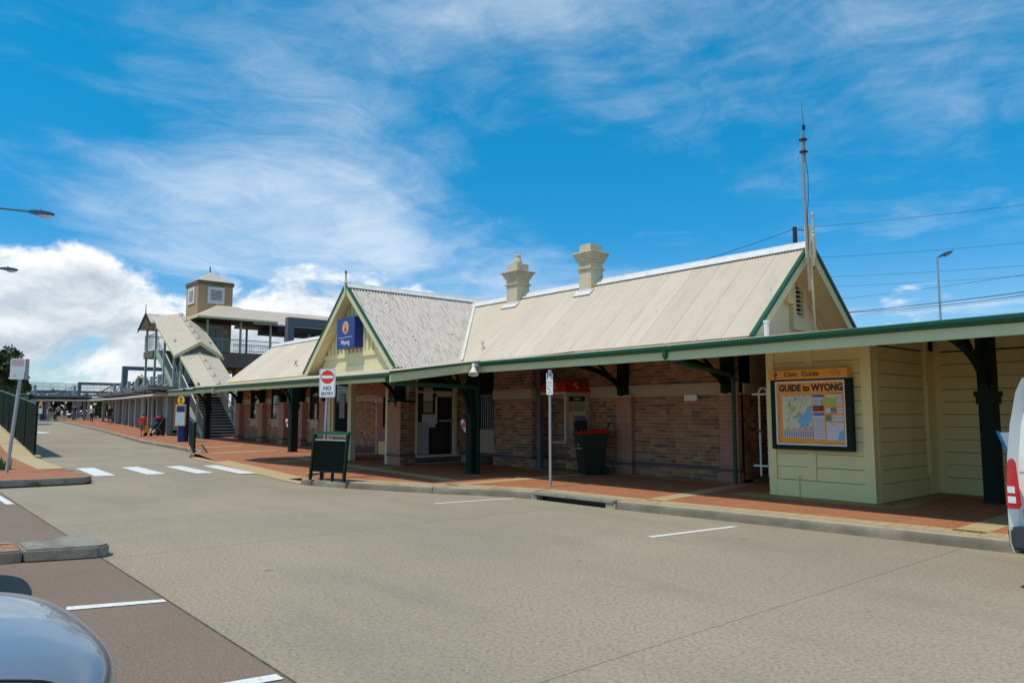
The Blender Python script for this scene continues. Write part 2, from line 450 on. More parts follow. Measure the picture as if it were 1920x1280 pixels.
def text(name, body, size, loc, material, parent, rot=(math.pi / 2, 0, 0), sx=1.0, ext=.0015, bold=0.0, align='CENTER', shear=0):
    cu = bpy.data.curves.new(name, 'FONT'); cu.body = body; cu.size = size; cu.align_x = align; cu.align_y = 'CENTER'
    cu.extrude = ext; cu.offset = bold; cu.shear = shear; cu.resolution_u = 3
    o = bpy.data.objects.new(name, cu); C.objects.link(o)
    bpy.context.view_layer.update()
    me = bpy.data.meshes.new_from_object(o.evaluated_get(bpy.context.evaluated_depsgraph_get()))
    bpy.data.objects.remove(o); bpy.data.curves.remove(cu)
    me.name = name
    me.transform(Matrix.Diagonal((sx, 1, 1, 1)))
    me.materials.clear(); me.materials.append(material)
    o = bpy.data.objects.new(name, me); C.objects.link(o); o.parent = parent
    o.location = Vector(loc) - ORI[parent.name]; o.rotation_euler = rot
    return o


def G(x):  # the forecourt climbs gently towards the bus shelters
    return min(.009 * max(0.0, -22 - x), .75)


fw = Vector((math.cos(AZ) * math.cos(PITCH), math.sin(AZ) * math.cos(PITCH), math.sin(PITCH)))
rt = Vector((math.sin(AZ), -math.cos(AZ), 0))
upv = rt.cross(fw)


def at(px, py, dist):
    """point of the surveyed view at a given distance ahead (surveying helper for far things)"""
    return Vector((0, 0, 1.6)) + (fw + rt * ((px - 960) / 1390) + upv * ((640 - py) / 1390)) * dist


# ------------------------------------------------------------------ ground, road, car park, footpath
XB = [70, 40, 20, 6, 0, -6, -12, -22, -32, -42, -55, -70, -85, -105, -140, -220]


def strip(xs, y0, y1, dz):
    m = MB(); f0 = y0 if callable(y0) else (lambda x: y0); f1 = y1 if callable(y1) else (lambda x: y1)
    vs = []
    for x in xs: vs += [(x, f0(x), G(x) + dz), (x, f1(x), G(x) + dz)]
    m.add(vs, [(2 * i, 2 * i + 1, 2 * i + 3, 2 * i + 2)[::-1] for i in range(len(xs) - 1)])
    return m


m = MB(); xs = [900] + XB + [-900]; vs = []
for x in xs: vs += [(x, -900, G(x) - .06), (x, 900, G(x) - .06)]
m.add(vs, [(2 * i, 2 * i + 1, 2 * i + 3, 2 * i + 2)[::-1] for i in range(len(xs) - 1)])
struct('ground', m, M['ground'])

# kerb line (x, y of the top outer edge), from near to far
KERB = [(24, 10.4), (6, 10.15), (-2.5, 10.08), (-4.0, 9.98), (-5.6, 9.86), (-7.0, 9.72), (-8.55, 9.55), (-10.55, 9.5), (-11.6, 9.1), (-12.9, 8.45), (-14.4, 7.85), (-15.5, 7.5), (-16.05, 7.4)]
RAMP = [(-16.1, 7.42), (-17.5, 7.52), (-19.6, 7.8), (-22, 8.1), (-24.5, 8.3), (-26.6, 8.4)]
KERB2 = [(-27.4, 8.45), (-28.3, 8.9), (-29.5, 9.4), (-32, 9.62), (-39.7, 9.95), (-48, 10.9), (-59, 12.1), (-75, 13.7), (-94, 15.4), (-125, 18.4)]


def ky(x):
    pts = KERB + RAMP + KERB2
    for (a, b), (c, d) in zip(pts, pts[1:]):
        if a >= x >= c: return b + (d - b) * (a - x) / max(a - c, 1e-6)
    return pts[0][1] if x > pts[0][0] else pts[-1][1]


road = bpy.data.objects.new('road', None); C.objects.link(road); road['kind'] = 'structure'; ORI['road'] = Vector((0, 0, 0))
road_bed = part('road_bed', strip([24, 6, -6, -22, -42, -70, -105, -140], 2.0, lambda x: ky(x) + .05, -.03), M['asph'], road)
jx = [24, 9, 2.4, -3.4, -9.3, -12.35, -18.4, -24.6, -31, -37.5, -44, -52, -62, -75, -90, -110, -140]
for a, b in zip(jx, jx[1:]):
    g = .0028 if b > -12 else .005
    ts = sorted({a - g, b + g, *[p[0] for p in KERB + RAMP + KERB2 if b + g < p[0] < a - g], *([-22] if b < -22 < a else [])}, reverse=True)
    top = [(x, 2.0 + g if x > -19.2 else min(4.2, 3.9 + (-19.6 - x) * .02), G(x)) for x in ts] + [(x, ky(x) + .02, G(x)) for x in ts[::-1]]
    if a > -19.2 > b: top = [(a - g, 2.012, G(a)), (-19.2, 2.012, 0), (-19.25, 3.9, 0), (b + g, 4.0, G(b))] + [(x, ky(x) + .02, G(x)) for x in ts[::-1]]
    part('slab', MB().prism(top, (0, 0, -.05)), M['road'], road)

# car park (reddish asphalt) on the near side
struct('car_park', MB().prism([(30, 2, 0), (-19.4, 2, 0), (-19.4, -30, 0), (30, -30, 0)], (0, 0, -.04)), M['asph'])

# footpath: flat red paving at kerb height
fp = bpy.data.objects.new('footpath', None); C.objects.link(fp); fp['kind'] = 'structure'; ORI['footpath'] = Vector((0, 0, 0))
pts = KERB + RAMP + KERB2
H = .14
m = MB(); vs = []
xs = []
for i, (x, y) in enumerate(pts):
    inramp = (x, y) in RAMP[1:-1]
    ze = .02 if inramp else H
    q = .16
    vs += [(x, y + q, G(x) + ze), (x, y + 1.3, G(x) + H), (x, 26 if x > -45 else y + 12, G(x) + H)]
n = len(pts)
m.add(vs, [(3 * i, 3 * i + 3, 3 * i + 4, 3 * i + 1) for i in range(n - 1)] + [(3 * i + 1, 3 * i + 4, 3 * i + 5, 3 * i + 2) for i in range(n - 1)])
m.f = [q[::-1] for q in m.f]
part('paving', m, M['paver'], fp)


def kerb(name, pl, material, wd=.155, h=H, zo=0.0):
    """bull-nosed kerb swept along the polyline, outer edge on the line (towards lower y)"""
    prof = [(-.02, -.05), (-.005, .05), (.0, h - .045), (.02, h - .012), (.05, h), (wd, h + .002), (wd, -.05)]
    m = MB(); rows = []
    for i, p in enumerate(pl):
        a, b = Vector(pl[max(i - 1, 0)]), Vector(pl[min(i + 1, len(pl) - 1)])
        d = (b - a).normalized(); nrm = Vector((d.y, -d.x))
        if nrm.y < 0 and abs(d.x) > .3: nrm = -nrm
        rows.append([(p[0] + nrm.x * o, p[1] + nrm.y * o, G(p[0]) + z + zo) for o, z in prof])
    k = len(prof); m.add([v for r_ in rows for v in r_], [(i * k + j, (i + 1) * k + j, (i + 1) * k + j + 1, i * k + j + 1) for i in range(len(pl) - 1) for j in range(k - 1)] + [tuple(range(k)), tuple(range((len(pl)) * k - 1, (len(pl) - 1) * k - 1, -1))])
    o = struct(name, m, material, smooth=True)
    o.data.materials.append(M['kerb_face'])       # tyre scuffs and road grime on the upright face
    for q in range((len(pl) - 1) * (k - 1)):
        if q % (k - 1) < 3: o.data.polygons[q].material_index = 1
    return o


def subdiv(pl, step):
    out = [pl[0]]
    for a, b in zip(pl, pl[1:]):
        d = math.dist(a, b); k = max(1, round(d / step))
        out += [(a[0] + (b[0] - a[0]) * i / k, a[1] + (b[1] - a[1]) * i / k) for i in range(1, k + 1)]
    return out


def clip_x(pl, x0, x1):
    return [p for p in pl if x1 <= p[0] <= x0]


kerb('kerb', [(24, 10.4), (6, 10.15), (-2.5, 10.08), (-4.0, 9.98), (-5.6, 9.86), (-7.0, 9.72), (-8.5, 9.556)], M['kerb'])
kerb('kerb', [(-10.52, 9.5), (-11.6, 9.1), (-12.55, 8.6)], M['kerb'])
kerb('kerb', [(-12.565, 8.59), (-12.9, 8.45), (-14.4, 7.85), (-15.5, 7.5), (-16.05, 7.4)], M['kerb'])
kerb('kerb', KERB2, M['kerb'])
# stormwater inlet: concrete lintel over a slot filled in black
inl = bpy.data.objects.new('drain_inlet', None); C.objects.link(inl); ORI['drain_inlet'] = Vector((-9.5, 9.5, 0)); inl.location = (-9.5, 9.5, 0)
inl['label'] = 'concrete stormwater inlet with black-filled slot under the kerb'; inl['category'] = 'drain'
part('lintel', MB().prism([(-8.52, 9.50, .09), (-10.5, 9.43, .09), (-10.5, 9.72, .09), (-8.52, 9.74, .09)], (0, 0, .055)), M['kerb_dk'], inl, bevel=.012)
part('end_block', MB().box(-8.72, -8.5, 9.52, 9.74, -.04, .088), M['kerb'], inl)
part('end_block', MB().box(-10.54, -10.40, 9.47, 9.72, -.04, .088), M['kerb'], inl)
part('slot', MB().box(-10.40, -8.72, 9.62, 9.72, -.05, .088), M['signb'], inl)  # black block paints in the darkness of the void under the lintel
# yellow edge pavers near the kerb, each one laid singly
def tile_row(pl, off0, wd, length, nm='edge_paver', mt='yell', lift=.004):
    me = None
    walk = subdiv(pl, .004); acc = 0; prev = walk[0]; start = 0; k = 0
    i = 0
    while i < len(walk) - 1:
        j = i
        while j < len(walk) - 1 and math.dist(walk[i], walk[j]) < length: j += 1
        a, b = Vector(walk[i]), Vector(walk[j])
        if (b - a).length < length * .7: break
        d = (b - a).normalized(); nr = Vector((d.y, -d.x))
        if nr.y < 0: nr = -nr
        c = (a + b) / 2 + nr * (off0 + wd / 2)
        if me is None:
            me = mesh_of(nm, MB().box(-length / 2 + .0022, length / 2 - .0022, -wd / 2 + .004, wd / 2 - .004, -.03, lift), M[mt], bevel=.0)
        inst(nm, me, fp, (c.x, c.y, G(c.x) + H), (0, 0, math.atan2(-d.y, -d.x)))
        i = j


tile_row([(1.5, 10.1), (-2.5, 10.08), (-4.0, 9.98), (-5.6, 9.86), (-7.0, 9.72), (-8.55, 9.58), (-10.5, 9.55), (-11.6, 9.14), (-12.9, 8.49), (-15.5, 7.54)], .16, .36, .205)
# bands of yellow pavers crossing the paving
for x0, x1, y0, y1, sk in [(-3.66, -3.28, 10.36, 15.0, -.1), (-8.3, -7.95, 10.02, 13.9, -.62), (-12.75, -12.4, 9.0, 13.8, -.2), (-17.6, -17.25, 8.2, 11.2, -.5), (-22.2, -21.85, 9.4, 13.9, -.8), (-27.6, -27.25, 9.2, 13.9, -.8), (-31.6, -31.2, 10.0, 13.9, -.9)]:
    k = round((y1 - y0) / .41); nm = 'band_paver'
    for i in range(k):
        ya = y0 + (y1 - y0) * i / k; yb = y0 + (y1 - y0) * (i + 1) / k; s0 = sk * i / k
        part(nm, MB().prism([(x0 + s0, ya + .005, H + G(x0) + .004), (x1 + s0, ya + .005, H + G(x1) + .004), (x1 + s0 + sk / k, yb - .005, H + G(x1) + .004), (x0 + s0 + sk / k, yb - .005, H + G(x0) + .004)], (0, 0, -.03)), M['yell'], fp)
part('band_paver', MB().prism([(-13.3, 9.5, H + .004), (-24, 10.6, H + .023), (-24, 10.95, H + .023), (-13.3, 9.85, H + .004)], (0, 0, -.03)), M['yell'], fp)
# mossy strips along wall foot
part('moss_strip', MB().box(-13.2, -8.8, 13.62, 14.0, H - .02, H + .005), M['moss'], fp)
part('moss_strip', MB().box(-7.9, -5.2, 12.0, 12.48, H - .02, H + .005), M['moss'], fp)
part('moss_strip', MB().prism([(-5.2, 12.0, H + .005), (-4.9, 12.3, H + .005), (-5.2, 14.8, H + .005), (-3, 14.75, H + .005), (-3, 15.1, H + .005), (-5.55, 15.1, H + .005)], (0, 0, -.03)), M['moss'], fp)
part('moss_strip', MB().box(-15.2, -13.2, 13.1, 13.5, H - .02, H + .005), M['moss'], fp)
# flush yellow edge along the crossing
m = MB(); vs = []
for x, y in RAMP + [(-27.4, 8.5)]: vs += [(x, y - .02, G(x) + .012), (x, y + .5, G(x) + .06)]
m.add(vs, [(2 * i, 2 * i + 2, 2 * i + 3, 2 * i + 1)[::-1] for i in range(len(RAMP))])
struct('crossing_edge', m, M['yell'])

# painted markings (each a thin sheet on the road)
def mark(name, poly, z=.004):
    z += .012 if poly[0][0] < -20 else 0
    return struct(name, MB().prism([(x, y, G(x) + z) for x, y in poly], (0, 0, .001)), M['white'])


mark('crossing_stripe', [(-24.45, 4.42), (-21.45, 4.32), (-21.36, 4.78), (-24.42, 4.88)])
mark('crossing_stripe', [(-24.12, 5.52), (-21.1, 5.46), (-21.05, 5.92), (-24.1, 5.98)])
mark('crossing_stripe', [(-23.75, 6.62), (-20.6, 6.55), (-20.55, 7.0), (-23.72, 7.08)])
mark('crossing_stripe', [(-23.4, 7.6), (-19.75, 7.38), (-19.65, 7.82), (-23.38, 8.05)])
mark('bay_line', [(-6.38, 7.75), (-6.28, 7.75), (-6.08, 9.4), (-6.17, 9.4)])
mark('bay_line', [(-11.16, 7.67), (-11.07, 7.67), (-10.8, 9.3), (-10.88, 9.3)])
mark('bay_line', [(-7.22, 1.30), (-7.10, 1.26), (-6.86, 1.98), (-6.97, 1.98)], .006)
mark('bay_line', [(-4.70, 1.2), (-4.58, 1.2), (-4.44, 1.97), (-4.55, 1.97)], .006)
mark('bay_line', [(-17.9, 1.93), (-15.9, 1.95), (-15.9, 1.83), (-17.9, 1.81)], .006)
mark('road_arrow', [(-56.2, 8.7), (-58.5, 8.6), (-58.5, 8.9), (-60, 8.3), (-58.5, 7.7), (-58.5, 8.0), (-56.2, 8.1)], .01)
mark('road_line', [(-86, 12.0), (-86, 14.4), (-87.5, 14.5), (-87.5, 12)], .01)
# thin dark sealed joint between asphalt and concrete
struct('edge_joint', MB().prism([(24, 1.996, .002), (-19.3, 1.994, .002), (-19.3, 2.010, .002), (24, 2.012, .002)], (0, 0, .001)), mat('joint_grime', (.055, .038, .024), .95, noise=(7, .9, (.2, .15, .1))))

# kerbed nose of the parking island
isl = bpy.data.objects.new('traffic_island', None); C.objects.link(isl); isl['kind'] = 'structure'; ORI['traffic_island'] = Vector((0, 0, 0))
part('kerb_stone', MB().prism([(-9.62, 1.30, .14), (-9.40, 1.98, .14), (-9.46, 2.08, .14), (-9.62, 2.12, .14), (-10.45, 1.95, .14), (-10.2, 1.3, .14)], (0, 0, -.15)), M['kerb_dk'], isl, bevel=.025, smooth=True)
part('kerb_stone', MB().prism([(-9.64, 1.285, .135), (-9.86, .3, .135), (-9.86, -3, .135), (-10.02, -3, .135), (-10.02, .3, .135), (-9.80, 1.285, .135)], (0, 0, -.15)), M['kerb_dk'], isl, bevel=.02, smooth=True)
part('kerb_stone', MB().prism([(-10.2, 1.285, .135), (-10.38, 1.285, .135), (-10.6, .3, .135), (-10.6, -3, .135), (-10.45, -3, .135), (-10.45, .3, .135)], (0, 0, -.15)), M['kerb_dk'], isl, bevel=.02, smooth=True)
part('infill', MB().prism([(-9.80, 1.28, .125), (-10.02, .3, .125), (-10.02, -3, .125), (-10.45, -3, .125), (-10.45, .3, .125), (-10.22, 1.28, .125)], (0, 0, -.1)), M['paver'], isl)
# far island with path and fence
pl = [(-19.9, -2), (-19.82, 1.6), (-19.75, 2.4), (-19.6, 3.3), (-19.62, 3.75), (-19.95, 3.95)]
m = MB().prism([(x - .14, y, .13) for x, y in pl] + [(-24, 3.95, .13), (-30.5, 4.15, .13), (-36, 4.3, .20), (-36, -2, .2)], (0, 0, -.14))
struct('island_paving', m, M['paver'])
struct('island_kerb', MB().prism([(x, y, .14) for x, y in pl] + [(-24, 4.05, .14), (-24, 3.9, .14)] + [(x - .15, y - .06, .14) for x, y in pl[::-1]], (0, 0, -.15)), M['kerb_dk'], bevel=.02)
m = MB(); vs = []
for x, y in [(-23, 3.9), (-30.4, 4.1), (-40, 4.55), (-53, 5.2)]:
    z = .145 + max(0, (-30 - x)) * .045
    vs += [(x, y, z), (x, y - .6, z)]
m.add(vs, [(2 * i, 2 * i + 1, 2 * i + 3, 2 * i + 2) for i in range(3)])
struct('island_path', m, M['yell'])
m = MB(); vs = []
for x, y in [(-23, 3.32), (-30.4, 3.5), (-40, 3.95), (-53, 4.6)]:
    z = .14 + max(0, (-30 - x)) * .045
    vs += [(x, y, z), (x, y - 1.6, z), (x, y - 5, z + .3)]
m.add(vs, [q for i in range(3) for q in ((3 * i, 3 * i + 1, 3 * i + 4, 3 * i + 3), (3 * i + 1, 3 * i + 2, 3 * i + 5, 3 * i + 4))])
struct('ramp_path', m, M['paver'])

# ------------------------------------------------------------------ station building
B = thing('station_building', 'brown brick railway station building with cream corrugated roof and long green edged awning', 'building', (-9, 14, H))

SHOWN = {}


def bricks(wall, ax, c, a0, a1, z0, z1, lim=0, face=-1, skip=(), mt='brick_far', wall_d=.22, course=.086, L_=.24):
    """a run of bricks on the wall plane. ax 'x': plane y=c, runs along x, faces -y; ax 'y': plane x=c, runs along y, faces +x."""
    run = MB(); me = None; cnt = 0
    rows = max(1, round((z1 - z0) / course)); ch = (z1 - z0) / rows
    rnd = random.Random(int(abs(a0 * 13 + z0 * 7)))
    for r_ in range(rows):
        a = a0 - (0 if r_ % 2 else L_ / 2)
        zc = z0 + ch * (r_ + .5)
        while a < a1 - .02:
            ln = L_ if rnd.random() < .72 else L_ / 2
            p, q = max(a, a0), min(a + ln, a1)
            a += ln
            if q - p < .04: continue
            if any(s[0] < (p + q) / 2 < s[1] and s[2] < zc < s[3] for s in skip): continue
            full = abs((q - p) - L_) < .001
            j = rnd.uniform(-.0025, .0025)
            if lim and full and cnt < lim:
                if me is None:
                    me = mesh_of('brick', MB().box(-L_ / 2 + .005, L_ / 2 - .005, -.009, .02, -ch / 2 + .0055, ch / 2 - .0055), M['brick'])
                if ax == 'x': inst('brick', me, wall, ((p + q) / 2, c + j, zc))
                else: inst('brick', me, wall, (c - j, (p + q) / 2, zc), (0, 0, math.pi / 2))
                cnt += 1
                continue
            if ax == 'x': run.box(p + .005, q - .005, c - .009 + j, c + .02, zc - ch / 2 + .0055, zc + ch / 2 - .0055)
            else: run.box(c - .02, c + .009 + j, p + .005, q - .005, zc - ch / 2 + .0055, zc + ch / 2 - .0055)
    if run.v: part('brickwork', run, M[mt], wall, kind='stuff')
    return cnt


ZT = 3.12   # wall top under the awning lining
# --- wall between the two pilasters and behind the bin
wall = part('wall', MB().box(-15.1, -8.92, 14.1, 14.4, H - .1, ZT + .1), M['mortar'], B)
bricks(wall, 'x', 14.1, -11.92, -9.42, .46, 2.01, lim=300)
bricks(wall, 'x', 14.1, -15.0, -12.42, .46, 2.01)
bricks(wall, 'x', 14.1, -15.0, -9.0, 2.28, ZT)
bricks(wall, 'x', 14.07, -15.0, -9.0, .10, .375)
part('plinth', MB().box(-15.0, -8.95, 14.07, 14.1, .05, .375), M['mortar'], wall)
part('plinth_course', MB().box(-15.0, -8.95, 14.03, 14.1, .375, .455), M['brick_dark'], wall)
part('stone_band', MB().box(-15.0, -9.0, 14.05, 14.1, 2.01, 2.25), M['stone'], wall, bevel=.01)
part('string_course', MB().box(-15.0, -9.0, 14.02, 14.1, 2.25, 2.282), M['stone'], wall)
wall_e = part('wall', MB().box(-9.2, -8.92, 14.1, 18.3, H - .1, 3.4), M['mortar'], B)
bricks(wall_e, 'y', -8.92, 14.1, 16.5, .2, 2.0)
part('stone_band', MB().box(-8.92, -8.87, 14.1, 18, 2.01, 2.25), M['stone'], wall_e)


def pilaster(xc, y, top, w_=.46, z0=H, d=.13):
    p = part('pilaster', MB().box(xc - w_ / 2, xc + w_ / 2, y, y + d, z0 - .1, top), M['mortar'], B)
    bricks(p, 'x', y, xc - w_ / 2, xc + w_ / 2, z0 + .30, top, mt='brick_red')
    bricks(p, 'y', xc + w_ / 2, y, y + d, z0 + .30, top, mt='brick_red', L_=.13)
    part('plinth', MB().box(xc - w_ / 2 - .03, xc + w_ / 2 + .03, y - .03, y + d, z0 - .05, z0 + .3), M['brick_red'], p)
    part('plinth_course', MB().box(xc - w_ / 2 - .034, xc + w_ / 2 + .034, y - .034, y + d, z0 + .215, z0 + .285), M['brick_dark'], p)
    part('cap_stone', MB().box(xc - w_ / 2 - .04, xc + w_ / 2 + .04, y - .04, y + d, top, top + .05), M['stone'], p)
    return p


def arm(x, y0, z0, reach, z1, post, wd=.09, rod=True, ydir=-1, name='bracket'):
    """quarter-arc timber bracket from post (y0,z0) out to y0+ydir*reach at z1"""
    path = []
    for i in range(9):
        t = i / 8 * math.pi / 2
        path.append((x, y0 + ydir * reach * (1 - math.cos(t)), z0 + (z1 - z0) * math.sin(t)))
    m = MB()
    for a, b in zip(path, path[1:]):
        d = (Vector(b) - Vector(a)).normalized() * .012
        m.bar(Vector(a) - d, Vector(b) + d, wd, wd + .015, upv=(1, 0, 0))
    if rod:
        p = Vector(path[3]); m.bar(p, (x, y0 + ydir * reach * .42, z1 + .06), .06, .06)
        m.bar(Vector(path[2]), (x, y0 + ydir * .04, z0 + (z1 - z0) * .98), .045, .045)
    return part(name, m, M['green_dk'], post)


# pilasters carry short timber posts with curved brackets
for xc in (-12.16, -9.2):
    p = pilaster(xc, 13.97, 2.0)
    po = part('wall_post', MB().box(xc - .11, xc + .11, 13.86, 14.06, 2.05, 3.1), M['green_dk'], B)
    arm(xc, 13.9, 2.05, 1.9, 2.72, po)
# --- projecting bay with barred window
bay = part('wall', MB().box(-16.65, -15.02, 13.5, 14.3, H - .1, ZT), M['mortar'], B)
bricks(bay, 'x', 13.5, -16.65, -15.02, .46, 2.01)
bricks(bay, 'x', 13.5, -16.65, -15.02, 2.28, ZT - .05)
bricks(bay, 'y', -15.02, 13.5, 14.1, .46, 2.01)
bricks(bay, 'y', -15.02, 13.5, 14.1, 2.28, ZT - .05)
bricks(bay, 'x', 13.47, -16.65, -15.0, .11, .375)
part('plinth', MB().box(-16.65, -14.99, 13.48, 14.1, .1, .375), M['mortar'], bay)
part('plinth_course', MB().box(-18.3, -14.975, 13.455, 14.0, .376, .455), M['brick_dark'], bay)
part('stone_band', MB().box(-16.65, -14.97, 13.45, 14.1, 2.01, 2.26), M['stone'], bay)
part('window_surround', MB().box(-17.65, -16.65, 13.62, 14.0, .455, 1.02), M['stone'], bay)
part('sill', MB().box(-17.65, -16.6, 13.46, 13.7, 1.02, 1.12), M['stone'], bay)
win = part('window', MB().box(-17.65, -16.65, 13.72, 13.76, 1.12, 2.95), M['glass'], B)
part('frame', MB().box(-17.65, -17.58, 13.66, 13.76, 1.12, 2.95).box(-16.72, -16.65, 13.66, 13.76, 1.12, 2.95).box(-17.58, -16.72, 13.66, 13.76, 2.05, 2.12), M['dark'], win)
for i in range(8):
    x = -17.5 + i * .1
    part('window_bar', MB().tube([(x, 13.56, 1.12), (x, 13.56, 2.1)], .010, 6), M['steel'], win)
part('window_rail', MB().bar((-17.62, 13.56, 2.12), (-16.67, 13.56, 2.12), .03).bar((-17.62, 13.56, 1.14), (-16.67, 13.56, 1.14), .025), M['steel'], win)
bk = part('wall', MB().box(-18.3, -17.65, 13.5, 14.3, H - .1, ZT), M['mortar'], B)
bricks(bk, 'x', 13.5, -18.24, -17.65, .46, 2.01)
bricks(bk, 'x', 13.5, -18.24, -17.65, 2.1, ZT - .05)
# --- gabled entrance porch: brick pier, glazed side and front
pier = part('pier', MB().box(-18.9, -18.24, 11.36, 11.83, H - .1, 1.92), M['mortar'], B)
bricks(pier, 'x', 11.36, -18.9, -18.24, .1, 1.9, mt='brick_red')
bricks(pier, 'y', -18.24, 11.36, 11.83, .46, 1.9)
bricks(pier, 'y', -18.22, 11.36, 11.83, .1, .375)
part('plinth_course', MB().box(-18.93, -18.205, 11.33, 11.85, .376, .455), M['brick_dark'], pier)
part('cap_stone', MB().box(-18.92, -18.2, 11.33, 11.85, 1.92, 1.98), M['dark'], pier)
ppost = part('porch_post', MB().box(-18.62, -18.40, 11.40, 11.62, 1.98, 3.05), M['green_dk'], B)
arm(-18.5, 11.40, 1.75, .95, 2.62, ppost)
up = part('wall', MB().box(-18.45, -18.24, 11.66, 11.87, 1.9, 3.1), M['mortar'], B)
bricks(up, 'y', -18.24, 11.64, 11.87, 1.98, 3.1, mt='brick_far')
sw = part('wall', MB().box(-18.45, -18.24, 11.87, 13.5, H - .1, .33).box(-18.45, -18.24, 13.33, 13.5, .33, 3.1), M['mortar'], B)
bricks(sw, 'y', -18.24, 11.87, 13.5, .17, .33, mt='brick_dark')
bricks(sw, 'y', -18.24, 13.35, 13.5, .46, 3.05)
gw = part('ticket_window', MB().box(-18.36, -18.34, 11.9, 13.3, .4, 2.85), M['glass'], B)
part('frame', MB().box(-18.38, -18.22, 13.24, 13.33, .33, 2.85).box(-18.38, -18.22, 11.87, 11.93, .33, 2.85).box(-18.38, -18.2, 11.87, 13.33, .33, .40).box(-18.38, -18.24, 11.93, 13.24, 2.2, 2.26), M['cream'], gw)
part('noticeboard', MB().box(-18.33, -18.30, 11.95, 12.38, .42, 1.35), mat('notice_grey', (.42, .45, .46), .5), gw)
part('notice', MB().box(-18.335, -18.315, 12.2, 12.52, 1.95, 2.35), M['paper'], gw)
part('notice', MB().box(-18.335, -18.315, 12.2, 12.52, 1.62, 1.92), M['beige'], gw)
part('notice', MB().box(-18.335, -18.315, 12.15, 12.62, 1.2, 1.58), M['paper'], gw)
part('counter_sill', MB().box(-18.33, -18.2, 12.75, 13.2, 1.36, 1.41), M['rail'], gw)
part('mullion', MB().box(-18.345, -18.31, 12.62, 12.68, 1.3, 2.2).box(-18.345, -18.31, 12.62, 13.2, 2.1, 2.2), M['cream_board'], gw)
# front of porch
fr = part('porch_frame', MB().box(-21.42, -21.2, 11.38, 11.56, H, 3.0), M['cream'], B)
part('jamb', MB().box(-22.85, -22.66, 11.4, 11.55, H, 3.0), M['cream'], fr)
part('jamb', MB().box(-22.55, -22.45, 11.4, 11.5, H, 3.0), M['cream'], fr)
part('jamb', MB().box(-19.1, -18.98, 11.38, 11.5, H, 3.0), M['cream'], fr)
part('sill', MB().box(-18.98, -18.9, 11.4, 11.48, H + .02, H + .12), M['cream'], fr)
part('panel', MB().box(-18.98, -18.9, 11.40, 11.46, .86, 1.06), M['cream'], fr)
part('glass_pane', MB().box(-18.98, -18.9, 11.42, 11.44, .26, .86).box(-18.98, -18.9, 11.42, 11.44, 1.06, 2.8), M['glass'], fr)
part('glass_pane', MB().box(-22.45, -21.42, 11.46, 11.48, .9, 2.9), M['glass'], fr)
part('dado_panel', MB().box(-22.45, -21.42, 11.44, 11.5, .14, .9), M['brick_red'], fr)
part('dado_panel', MB().box(-22.66, -21.42, 11.41, 11.44, .84, 1.02), M['cream'], fr)
part('poster', MB().box(-22.1, -21.75, 11.44, 11.455, 1.45, 2.25), mat('poster_purple', (.12, .09, .16), .5, noise=(14, .7, (.4, .4, .42))), fr)
# porch interior: back wall with door frame and ticket machine
inn = part('inner_wall', MB().box(-24, -18.45, 13.9, 14.1, H - .05, 3.1), M['brick_red'], B)
part('dado', MB().box(-24, -18.45, 13.86, 13.9, 2.0, 2.2), M['stone'], inn)
part('door_frame', MB().box(-21.9, -21.75, 13.6, 13.9, H, 2.9).box(-22.25, -22.1, 13.6, 13.9, H, 2.9).box(-23.6, -22.1, 13.8, 13.9, H, .6), M['cream_board'], inn)
part('door', MB().box(-21.75, -20.6, 13.84, 13.88, H, 2.3), M['dark'], inn)
part('notice_panel', MB().box(-21.55, -20.55, 13.78, 13.82, 1.3, 2.3), mat('notice_board_grey', (.30, .30, .29), .6), inn)
part('rear_window', MB().box(-23.4, -22.7, 13.84, 13.88, 1.1, 2.2), M['glass'], inn)  # plain dark glass pane on the inner wall
# --- west wing wall with pilasters and windows
gw_ = lambda x: G(x)
zb = .22
ww = part('wall', MB().box(-38.1, -24, 14.1, 14.4, .05, 3.2), M['mortar'], B)
wins = [(-36.45, -35.3), (-33.9, -32.8), (-31.6, -30.8), (-29.8, -29.05), (-27.2, -26.2)]
skips = [(a - .06, b + .06, 1.28, 2.75) for a, b in wins]
bricks(ww, 'x', 14.1, -38.1, -24, zb + .18, 2.06, skip=skips)
bricks(ww, 'x', 14.1, -38.1, -24, 2.3, 3.1, skip=skips)
bricks(ww, 'x', 14.07, -38.1, -24, zb - .05, zb + .18, mt='brick_dark')
m = MB()
for (a, b), (c, d) in zip([(-38.1, -38.1)] + wins, wins + [(-24, -24)]): m.box(b + .06, c - .06, 14.06, 14.1, 2.06, 2.3)
part('stone_band', m, M['stone'], ww)
for a, b in wins:
    wn = part('window', MB().box(a, b, 14.08, 14.12, 1.35, 2.7), M['glass'], B)
    part('sill', MB().box(a - .1, b + .1, 14.0, 14.12, 1.27, 1.35), M['stone'], wn)
    part('apron', MB().prism([(a, 14.085, 1.27), (b, 14.085, 1.27), (b, 14.085, 1.0), (b - .2, 14.085, .94), ((a + b) / 2, 14.085, 1.02), (a + .2, 14.085, .94), (a, 14.085, 1.0)], (0, -.03, 0)), M['stone'], wn)
    part('frame', MB().box(a, a + .06, 14.04, 14.12, 1.35, 2.7).box(b - .06, b, 14.04, 14.12, 1.35, 2.7).box(a + .06, b - .06, 14.05, 14.12, 2.0, 2.05), M['dark'], wn)
    part('curtain', MB().box(a + (b - a) * .55, b - .1, 14.07, 14.078, 1.36, 2.0), M['stone'], wn)
